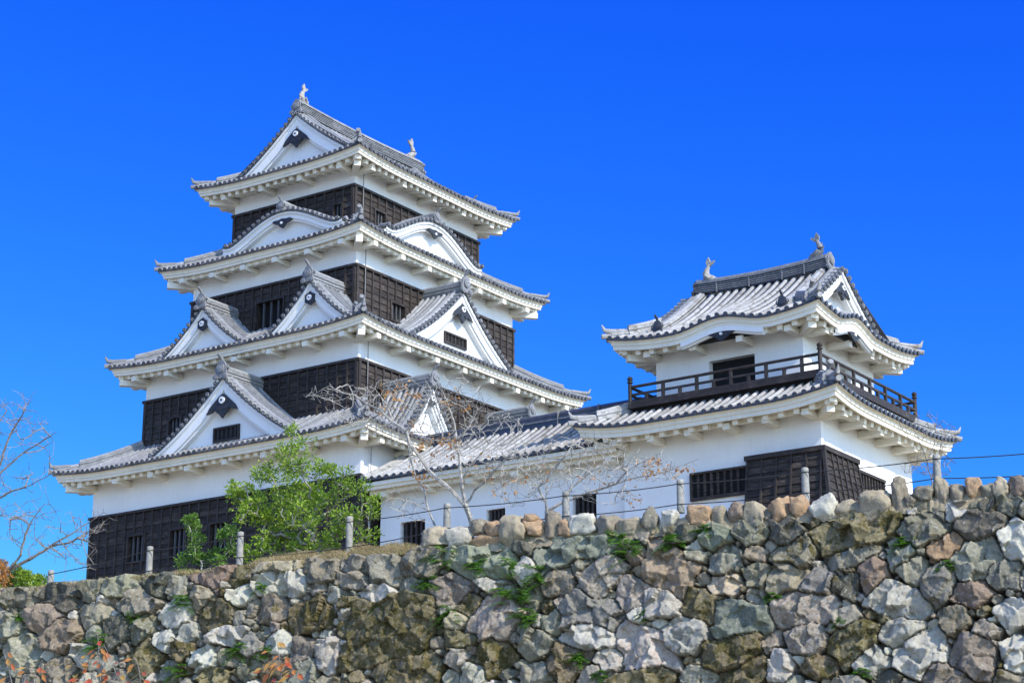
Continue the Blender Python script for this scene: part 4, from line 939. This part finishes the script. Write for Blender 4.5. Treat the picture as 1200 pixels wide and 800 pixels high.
end_tile(rp[0]+UPV*.25, (-1, 0, 0), tr2, .7, [M['darktile'], M['darktile']], horn=False); end_tile(rp[-1]+UPV*.25, (1, 0, 0), tr2, .85, [M['orn'], M['ridge']], horn=False)
fish(rp[0]+Vector((.45, 0, .36)), (1, 0, 0), tr2, .72); fish(rp[-1]+Vector((-.4, 0, .42)), (-1, 0, 0), tr2, .72, M['orn'])
for (xx, nin) in ((xg1, (-1, 0, 0)), (xg0, (1, 0, 0))):
    hafu(tr2, 'gable', (xx, uym, T2.z0), (0, 1, 0), nin, uh-1.0, lambda x: T2.prof(uh-abs(x)), .5, sp=.3, tr=.085, rows=False, ridge=False, gegyo='wing', wings=.85, oni=0, zb=T2.prof(.95), barge=.36, tm='orn', wall_n=.42)
for sy in (-1, 1):
    for xx in (xg1-.7, xg0+.7):
        for off_ in (0, ):
            mb = MB(); xs_ = [.15+(uh*.82-.15)*k/10 for k in range(11)]; pts = [Vector((xx, uym+sy*x, T2.z0+T2.prof(uh-x)+.12)) for x in xs_]
            mb.tube(pts, .12, 8, 0)
            for a, b_ in zip(pts[:-1], pts[1:]): mb.bar(a, b_, .3, .16, 0); mb.bar(a-UPV*.02, b_-UPV*.02, .36, .03, 1)
            mb.build('descending_ridge', [M['lime'], M['darktile']], tr2); end_tile(pts[-1]+UPV*.08, (0, sy, 0), tr2, .62, [M['darktile'], M['darktile']])
# ================================================================== ROPE FENCE
fen = thing('rope_fence', 'row of short grey log-shaped concrete posts joined by two dark cables along the wall head', 'fence', onwall(600, 610, .9, 0))
FP = [(60, 695, 668), (176, 668, 640), (282, 652, 623), (410, 640, 605), (524, 618, 590), (663, 604, 576), (797, 590, 562), (943, 577, 548), (1097, 560, 533), (1262, 552, 520)]
pp = []
for (x, yb_, yt_) in FP:
    a = onwall(x, yb_, .75, 0); b_ = onwall(x, yt_, .75, 0); a = Vector((b_.x, b_.y, a.z)); mb = MB()
    mb.tube([a-UPV*.25, a+UPV*.3, b_-UPV*.16, b_-UPV*.13, b_-UPV*.1, b_-UPV*.02, b_], [.105, .102, .098, .088, .1, .098, .08], 14)
    mb.build('post', M['post'], fen, smooth=True); pp.append((a, b_))
for fr in (.80, -.05):
    mb = MB(); pts = []
    for (a, b_), (c_, d_) in zip(pp[:-1], pp[1:]):
        p = a.lerp(b_, fr)+WN*.1; q = c_.lerp(d_, fr)+WN*.1
        for k in range(10): u = k/10; pts.append(p.lerp(q, u)-UPV*(.18*u*(1-u)))
    pts.append(q); mb.tube(pts, .014, 6); mb.build('cable', M['wire'], fen, smooth=True)
# ================================================================== VEGETATION
def skeleton(nodes, targets, rnd, jit=.06, step=.25, twig=.006, r0=.1, expo=2.3, up=.0):
    """nodes: list of (pos,parent). Grow to every target from the nearest node. Returns positions,parents,radii"""
    P_ = [Vector(p) for p, _ in nodes]; par_ = [q for _, q in nodes]
    for t in targets:
        t = Vector(t); best = min(range(len(P_)), key=lambda i: (P_[i]-t).length*(1+.25*(P_[i].z > t.z)))
        d = t-P_[best]; n = max(1, int(d.length/step)); cur = best; p0 = P_[best]; b1 = Vector((rnd.gauss(0, 1), rnd.gauss(0, 1), rnd.gauss(0, 1)-up))*d.length*.08
        for k in range(1, n+1):
            u = k/n; p = p0+d*u+b1*sin(pi*u)+Vector((rnd.gauss(0, jit), rnd.gauss(0, jit), rnd.gauss(0, jit)))*(1 if k < n else 0)*min(1, d.length)
            P_.append(p); par_.append(cur); cur = len(P_)-1
    n = len(P_); w_ = [0.0]*n; ch = [0]*n
    for i in range(n): 
        if par_[i] is not None: ch[par_[i]] += 1
    order = range(n-1, -1, -1)
    for i in order:
        if w_[i] == 0: w_[i] = twig**expo
        if par_[i] is not None: w_[par_[i]] += w_[i]*1.0 + (twig*.25)**expo
    rad = [x**(1/expo) for x in w_]; k = r0/max(rad); return P_, par_, [max(twig, x*min(1, k) if k < 1 else max(twig, x)) for x in rad], ch
def skin(mb, P_, par_, rad, n=5):
    for i, q in enumerate(par_):
        if q is None: continue
        a, b_ = P_[q], P_[i]; r1 = min(rad[q], rad[i]*1.35); 
        if (b_-a).length > 1e-4: mb.tube([a, b_+(b_-a).normalized()*rad[i]*.3], [r1, rad[i]], n if rad[i] > .012 else 3, 0, False)
def leaf(mb, p, d, nrm, l, w_, m=0):
    d = d.normalized(); s_ = d.cross(nrm).normalized(); nn = s_.cross(d); i = len(mb.v)
    mb.v += [tuple(p), tuple(p+d*l*.45+s_*w_+nn*w_*.25), tuple(p+d*l), tuple(p+d*l*.45-s_*w_+nn*w_*.25)]; mb.face((i, i+1, i+2), m); mb.face((i, i+2, i+3), m)
def rv(rnd): return Vector((rnd.gauss(0, 1), rnd.gauss(0, 1), rnd.gauss(0, 1))).normalized()
def leafy(name, label, cat, base_px, off, clumps, nleaf, mats, seed, trunk_r=.07, llen=.10, twigs=1.0, spread=1.0, below=.3):
    rnd = random.Random(seed); base = onwall(*base_px, off, 0)-UPV*below; root = thing(name, label, cat, base)
    def cp(x, y, dz): return onwall(x, y, off+dz, 0)
    tg = []; lf = MB(); area = sum(r*r for _, _, r in clumps); pts_all = []
    s_px = (cp(base_px[0]+10, base_px[1], 0)-cp(*base_px, 0)).length/10
    for (x, y, r) in clumps:
        c = cp(x, y, rnd.uniform(-.8, .8)*spread); R_ = r*s_px
        sub = max(3, int(r*r/26))
        for _ in range(sub):
            v = rv(rnd)*R_*rnd.random()**.4; v.z *= .9; q = c+v; tg.append(q); pts_all.append((q, R_))
    tg.sort(key=lambda q: (q-base).length)
    P_, pa, rad, ch = skeleton([(base, None), (base+UPV*.35+WD*.02, 0)], tg, rnd, .05, .2, .011, trunk_r)
    mb = MB(); skin(mb, P_, pa, rad); mb.build('branches', M['bark'], root, recalc=False)
    per = nleaf/max(1, len(pts_all))
    for q, R_ in pts_all:
        n = int(per*rnd.uniform(.3, 1.7)); sr = rnd.uniform(.12, .25)
        for _ in range(n):
            v = rv(rnd); p = q+v*sr*rnd.random()**.5; d = (v+UPV*.4+rv(rnd)*.6); leaf(lf, p, d, rv(rnd)+UPV*.7, llen*rnd.uniform(.5, 1.4), llen*.26)
    lf.build('foliage', mats, root, recalc=False)
    return root
leafy('evergreen_shrub', 'large bright green leafy shrub with pale stems standing in front of the keep', 'shrub', (372, 650), 2.4,
      [(338, 520, 14), (330, 545, 18), (350, 540, 16), (318, 560, 20), (290, 575, 22), (275, 578, 10), (345, 575, 24), (372, 560, 18), (385, 545, 12), (375, 590, 22), (320, 600, 24), (296, 600, 18), (350, 615, 24), (400, 575, 16), (405, 600, 14), (380, 628, 20), (330, 640, 22), (300, 640, 16), (360, 645, 20), (285, 645, 10), (405, 625, 10), (408, 555, 9), (358, 520, 8), (300, 560, 10), (344, 507, 6), (350, 600, 20)],
      12000, M['leaf'], 21, .08, .11)
leafy('evergreen_shrub', 'thin green shrub right beside the corridor end, by the fourth fence post', 'shrub', (420, 640), 1.8,
      [(428, 585, 8), (436, 600, 10), (425, 615, 10), (440, 590, 6), (420, 632, 9), (432, 628, 7), (424, 570, 5)], 1000, M['leaf'], 22, .03, .10)
leafy('evergreen_shrub', 'small dark green shrub between the second and third fence posts', 'shrub', (236, 662), 1.8,
      [(228, 620, 8), (232, 635, 12), (225, 650, 12), (240, 650, 12), (262, 630, 8), (268, 640, 8), (215, 658, 8), (255, 652, 8), (270, 622, 5), (222, 609, 5), (258, 660, 6)], 2600, M['leaf2'], 23, .03, .10)
leafy('round_bush', 'bright yellow-green bush at the left edge behind the wall head', 'bush', (40, 696), 2.5,
      [(20, 676, 11), (6, 680, 10), (30, 682, 12), (35, 676, 10), (50, 684, 9), (8, 684, 10), (28, 688, 10), (-10, 680, 14), (45, 690, 8)], 8000, M['leaf'], 24, .03, .09)
leafy('autumn_bush', 'orange-leaved bush at the extreme left edge of the wall head', 'bush', (4, 690), 2.0,
      [(0, 668, 4), (2, 662, 3), (-8, 674, 8), (3, 680, 4)], 1000, M['orange'], 25, .02, .09)
def bare(name, label, off, limbs, boxes, ntw, nleaf, lmat, seed, r0, base_drop=.5, bark='bark', leafpx=None, tw=.0072):
    """limbs: pixel polylines (first one starts at the base); boxes: pixel ellipses (x,y,rx,ry,n) filled with twigs"""
    rnd = random.Random(seed); b = onwall(*limbs[0][0], off, 0); root = thing(name, label, 'tree', b-UPV*base_drop, 'bare trees on the wall head')
    nodes = [(b-UPV*base_drop, None)]; pxs = [limbs[0][0]]
    def near(p): return min(range(len(nodes)), key=lambda i: (nodes[i][0]-p).length)
    for li_, L_ in enumerate(limbs):
        dz = 0; pts = []
        for k, (x, y) in enumerate(L_):
            dz += rnd.uniform(-.18, .18) if k else 0; pts.append(onwall(x, y, off+dz, 0))
        if pts[0].z < b.z+.15 and li_: nodes.append((pts[0]-UPV*base_drop, 0)); cur = len(nodes)-1
        else: cur = near(pts[0])
        for p in pts:
            q = nodes[cur][0]; d = p-q; n = max(1, int(d.length/.22))
            if d.length < .03: continue
            for k in range(1, n+1): nodes.append((q+d*k/n+rv(rnd)*.02*min(1, d.length*2), cur)); cur = len(nodes)-1
    tg = []
    for (x, y, rx, ry, n) in boxes:
        for _ in range(int(n*1.25)):
            a = rnd.uniform(0, 2*pi); r = sqrt(rnd.random()); tg.append(onwall(x+cos(a)*r*rx, y+sin(a)*r*ry, off+rnd.gauss(0, .55), 0))
    nn = len(nodes)
    P_, pa, rad, ch = skeleton(nodes, tg, rnd, .03, .16, tw, r0, 2.15)
    # short side spurs
    Pn, pn, rn = list(P_), list(pa), list(rad)
    for i in range(len(P_)):
        if rnd.random() < .45 and pa[i] is not None:
            d = (P_[i]-P_[pa[i]]).normalized(); v = (rv(rnd)+d*.9+UPV*.3).normalized(); l = rnd.uniform(.06, .24); Pn.append(P_[i]+v*l); pn.append(i); rn.append(tw*.75)
    mb = MB(); skin(mb, Pn, pn, rn); mb.build('branches', M[bark], root, recalc=False)
    if nleaf:
        lf = MB(); sites = []
        if leafpx:
            for (x, y, r, n) in leafpx:
                c = onwall(x, y, off, 0); 
                for _ in range(n):
                    p = c+rv(rnd)*r*.027*rnd.random()**.4; i = min(range(0, len(Pn), 2), key=lambda j: (Pn[j]-p).length); sites.append(Pn[i].lerp(p, .45))
        for p in sites: [leaf(lf, p+rv(rnd)*.06, rv(rnd)-UPV*.5, rv(rnd), rnd.uniform(.08, .14), .03) for _ in range(2)]
        lf.build('dry_leaves', lmat, root, recalc=False)
    return root
bare('cherry_tree', 'bare pale-barked tree with orange dead leaves in front of the corridor, leaning left', 1.5,
     [[(552, 612), (545, 592), (530, 575), (512, 560), (503, 552), (492, 535), (480, 520), (476, 505), (462, 495), (448, 483), (432, 474), (416, 463), (402, 460)],
      [(512, 622), (506, 606), (500, 590), (496, 572), (486, 556), (482, 540), (478, 518)],
      [(545, 592), (541, 565), (539, 540), (535, 515), (532, 495), (524, 472), (518, 455), (512, 438)],
      [(402, 460), (385, 452), (372, 460), (358, 466)], [(462, 495), (455, 478), (452, 462), (448, 450)], [(541, 565), (552, 545), (566, 530), (578, 508), (590, 492)],
      [(545, 592), (556, 575), (572, 560), (586, 545), (602, 530)], [(535, 515), (550, 500), (560, 480), (575, 465)], [(476, 505), (490, 490), (498, 470), (505, 455)], [(448, 483), (436, 490), (420, 492), (405, 500)]],
     [(470, 480, 62, 38, 230), (530, 480, 45, 42, 170), (575, 520, 45, 42, 150), (430, 480, 50, 28, 110), (520, 540, 50, 35, 90), (600, 560, 40, 34, 70), (385, 462, 25, 9, 26), (480, 590, 30, 20, 30)],
     0, 1, M['orange'], 31, .085, leafpx=[(462, 460, 10, 26), (450, 480, 9, 14), (485, 463, 8, 16), (482, 500, 8, 10), (528, 522, 12, 44), (500, 520, 14, 22), (495, 560, 9, 24), (540, 470, 18, 14), (560, 545, 20, 14), (585, 575, 16, 10), (470, 470, 30, 30), (525, 475, 10, 12), (490, 545, 20, 14)])
bare('cherry_tree', 'bare pale-barked tree with level branches at the foot of the turret, left of the turret', 1.2,
     [[(640, 612), (640, 590), (639, 565), (637, 545), (636, 520)], [(640, 600), (660, 588), (690, 577), (702, 573), (722, 567), (742, 559), (760, 557), (782, 551), (800, 545), (818, 538)],
      [(660, 588), (668, 572), (684, 560), (700, 548), (716, 538), (730, 532)], [(640, 590), (630, 570), (618, 555), (605, 545), (596, 530)], [(722, 567), (735, 552), (745, 545), (760, 538), (775, 530)],
      [(639, 565), (650, 548), (662, 534), (672, 520), (680, 512)], [(684, 560), (690, 545), (700, 530), (712, 518)]],
     [(700, 540, 50, 30, 130), (660, 545, 40, 35, 100), (620, 560, 30, 32, 60), (760, 550, 40, 16, 80), (715, 580, 35, 14, 34), (690, 520, 30, 14, 30)],
     0, 1, M['orange'], 32, .06, leafpx=[(766, 546, 16, 40), (800, 555, 8, 14), (700, 560, 20, 10), (612, 570, 14, 10), (750, 580, 20, 12), (640, 555, 10, 6)])
bare('cherry_tree', 'slender bare tree with fine twigs reaching in from the left edge against the sky', 2.2,
     [[(-40, 735), (-15, 690), (10, 668), (35, 655), (52, 645), (70, 632), (88, 622), (104, 612), (122, 600)], [(35, 655), (60, 640), (85, 634), (105, 622), (128, 606)],
      [(-15, 690), (-20, 600), (-5, 560), (10, 545), (28, 530), (45, 520), (66, 506)], [(-5, 560), (5, 530), (14, 505), (26, 485), (38, 462)], [(-20, 600), (-5, 585), (15, 575), (38, 568), (60, 555)],
      [(10, 668), (25, 650), (30, 625), (40, 605), (52, 590)], [(-20, 600), (-15, 530), (-5, 500), (8, 480)], [(70, 632), (82, 648), (95, 660), (112, 668)], [(60, 640), (78, 655), (76, 672)]],
     [(20, 520, 45, 50, 80), (15, 580, 45, 30, 60), (60, 620, 55, 28, 90), (110, 612, 24, 14, 26), (20, 480, 22, 22, 22), (90, 650, 30, 18, 20), (-20, 560, 30, 90, 40)],
     0, 0, None, 33, .10, bark='bark2', tw=.008)
bare('bare_sapling', 'thin reddish bare twigs behind the right end of the turret, against blue sky', 5.5,
     [[(1092, 560), (1086, 540), (1078, 520), (1068, 495), (1062, 482)], [(1092, 560), (1098, 540), (1104, 515), (1118, 498)], [(1086, 540), (1094, 520), (1096, 500), (1099, 482)], [(1078, 520), (1064, 512), (1056, 500)]],
     [(1075, 500, 22, 22, 26), (1105, 510, 18, 20, 24), (1090, 545, 34, 14, 60)], 0, 0, None, 34, .025, bark='bark2', tw=.007)
# ---- ferns and weeds rooted in the joints of the wall
def fern(label, px, py, r, seed, mtl='fern', dens=1.0, group=None):
    rnd = random.Random(seed); c = onwall(px, py)+WN*.05; root = thing('fern_tuft', label, 'fern', c, 'ferns rooted in the joints of the stone wall'); mb = MB(); st_ = MB(); s_ = r*.034
    for k in range(int(17*dens)):
        a = rnd.uniform(-1, 1); d = (WD*a*1.1+WN*rnd.uniform(.4, 1)+UPV*rnd.uniform(-.3, .8)).normalized(); l = s_*rnd.uniform(.6, 1.15); o0 = c+WD*rnd.uniform(-.4, .4)*s_+UPV*rnd.uniform(-.4, .4)*s_-WN*.1; pts = []
        for j in range(8): u = j/7; pts.append(o0+d*l*u-UPV*l*.45*u*u)
        st_.tube(pts, .006, 3, 0, False)
        for j in range(1, 8):
            for s2 in (-1, 1):
                sd = d.cross(UPV).normalized()*s2; leaf(mb, pts[j], sd+d*.5-UPV*.2, UPV+rv(rnd)*.4, l*.30*(1.15-j/8)+.04, .034)
    st_.build('stalks', M['leaf2'], root, recalc=False); mb.build('fronds', M[mtl], root, recalc=False); return root
for k, (lb, x, y, r) in enumerate([('fresh green fern hanging below the boulder parapet, left of the long green slab', 521, 652, 16), ('green fern on the dark green slab under the tan boulders', 557, 664, 13),
    ('fern at the left foot of the long green slab, upper of a vertical chain', 600, 664, 12), ('large round fern right of the white stone', 632, 678, 17), ('fern below the white stone, spreading sideways', 600, 697, 19),
    ('fern between brown stones low in the chain', 620, 724, 17), ('fern tuft on the joint beside the big moss-covered stone', 527, 722, 12), ('small fern above the big moss-covered stone, left of its tip', 500, 685, 12),
    ('fern growing under the pale boulder beside the long slab', 739, 645, 15), ('low green weed topping the long pale green slab', 722, 632, 11), ('leafy weed among the dark stones below the orange boulder', 788, 634, 15),
    ('tall yellow-green moss fern high on the left part of the wall', 215, 706, 13), ('small fern left of the white lichen stone', 158, 722, 9), ('fern beside the reddish stones behind the red leaves', 115, 752, 15),
    ('fern under the lichen stones, lower left part of the wall', 208, 786, 13), ('fern low in the wall right of the mossy stones', 280, 760, 13), ('small fern at the far left among grey stones', 24, 722, 9), ('fern clump at the bottom edge, left third of the wall', 314, 764, 10),
    ('low moss-like weed between grey stones on the right half of the wall', 905, 700, 8), ('weed tuft under the orange-brown stone near the right end of the wall', 1108, 664, 8), ('fern in a joint in the lower right corner of the wall', 1010, 790, 9), ('green tuft above the mossy yellow stone at the right', 985, 728, 7), ('weed left of the round lichen stone in the lower middle', 756, 722, 8),
    ('thin green weed low in the middle of the wall', 677, 772, 9), ('small weed at the bottom edge under the round stones', 704, 792, 8), ('yellow-green sprig under the right boulders on the broad stone', 1060, 636, 9), ('low fern in the joint left of the bowed brown slab', 305, 690, 9), ('weed under the tan boulder by the fourth cap stone', 828, 622, 10), ('little fern on the joint above the tall mossy stone', 446, 712, 8)]):
    fern(lb, x, y, r, 300+k)
# moss cushions are in the stone material; autumn creeper rising in front of the wall foot
def creeper(label, stems, off, n, seed, mtl):
    rnd = random.Random(seed); p0 = onwall(*stems[0][0], off, 0); p0.z = -1.7; root = thing('young_tree', label, 'young tree', p0, 'autumn saplings rising in front of the wall'); sb = MB(); lf = MB()
    for st_ in stems:
        pts = [p0, onwall(st_[0][0], st_[0][1]+60, off, 0)]+[onwall(x, y, off+rnd.uniform(-.15, .15), 0) for x, y in st_]; sb.tube(pts, [.022, .013]+[.008]*(len(pts)-3)+[.004], 5, 0, False)
        for k in range(n):
            i = rnd.randrange(2, len(pts)); p = pts[i-1].lerp(pts[i], rnd.random()); d = (WD*rnd.choice((-1, 1))*rnd.uniform(.4, 1)-UPV*rnd.uniform(-.2, .8)+WN*rnd.uniform(0, .6)).normalized()
            l = rnd.uniform(.05, .2); sb.tube([p, p+d*l], .003, 3, 0, False); leaf(lf, p+d*l, d-UPV*.4, WN+UPV*.8+rv(rnd)*.35, rnd.uniform(.12, .21), rnd.uniform(.035, .05))
    sb.build('stems', M['bark2'], root, recalc=False); lf.build('leaves', M[mtl], root, recalc=False)
creeper('red-leaved young tree in front of the lower left of the wall, tallest of the saplings', [[(118, 800), (116, 770), (114, 735)], [(140, 800), (132, 778), (122, 755)], [(100, 800), (96, 780), (88, 768)], [(165, 800), (163, 785), (160, 772)]], -22, 15, 41, 'redleaf')
creeper('orange-leaved sapling at the bottom edge, left of the big mossy stone', [[(330, 800), (328, 775), (324, 745)], [(318, 800), (322, 780), (336, 760)], [(350, 800), (344, 785), (338, 772)]], -22, 15, 42, 'redleaf')
creeper('sapling with sparse ochre leaves in the bottom left corner', [[(40, 800), (42, 788), (46, 778)], [(28, 800), (30, 792), (36, 784)], [(14, 800), (6, 770), (4, 760)]], -22, 12, 43, 'redleaf')
# ---- grass along the wall head
def grass(name, mtl, spans, seed, h=.2, zoff=0):
    rnd = random.Random(seed); mb = MB()
    for (ta, tb, o0, o1, n, hh) in spans:
        for _ in range(n):
            t = rnd.uniform(ta, tb); o_ = rnd.uniform(o0, o1)
            if sin(t*2.3)+sin(t*5.1+1)+sin(t*11.7)*.7+rnd.uniform(-1.6, 1.6) < -.4: continue
            z = ZT+(.0 if t < -2 else -.1)+(-.04 if o_ < .3 else .02)+max(0, o_-1.2)*.09+(max(0, 1-((t+5.6)/3.8)**2)**.7*.34)*min(1, max(0, (o_-.3)/.5))
            p = WO+WD*t-WN*o_+UPV*z; l = hh*rnd.uniform(.4, 1.3)*(.6+.8*(.5+.5*sin(t*3.1+sin(t*1.3)*2))); d = (UPV+WN*rnd.uniform(-.2, .6)+WD*rnd.gauss(0, .45)).normalized(); s_ = d.cross(rv(rnd)).normalized()*rnd.uniform(.006, .011); i = len(mb.v)
            q = p+d*l*.55; r_ = p+d*l+WD*rnd.gauss(0, .06)-UPV*.02
            mb.v += [tuple(p-s_), tuple(p+s_), tuple(q+s_*.7), tuple(q-s_*.7), tuple(r_)]; mb.face((i, i+1, i+2, i+3)); mb.face((i+3, i+2, i+4))
    return tag(mb.build(name, mtl, recalc=False), name.replace('_', ' ')+' tufts growing along the head of the stone wall', 'grass', kind='stuff')
grass('dry_grass', M['dry'], [(-26, -2.5, .1, .6, 13000, .12), (-9.4, -2.2, .2, .9, 22000, .15), (-2.5, 24, .3, 1.0, 8000, .22), (12, 20, .3, .9, 3500, .32), (-2.2, 20, .0, .35, 2600, .12)], 51)
grass('green_grass', M['green_grass'], [(-14, -2.5, .15, .9, 4200, .13), (-2.5, 24, .35, 1.1, 2600, .2), (10.3, 12.2, .3, .9, 900, .4), (3, 6, .3, .9, 700, .25), (14, 20, .3, .9, 1200, .34)], 52)
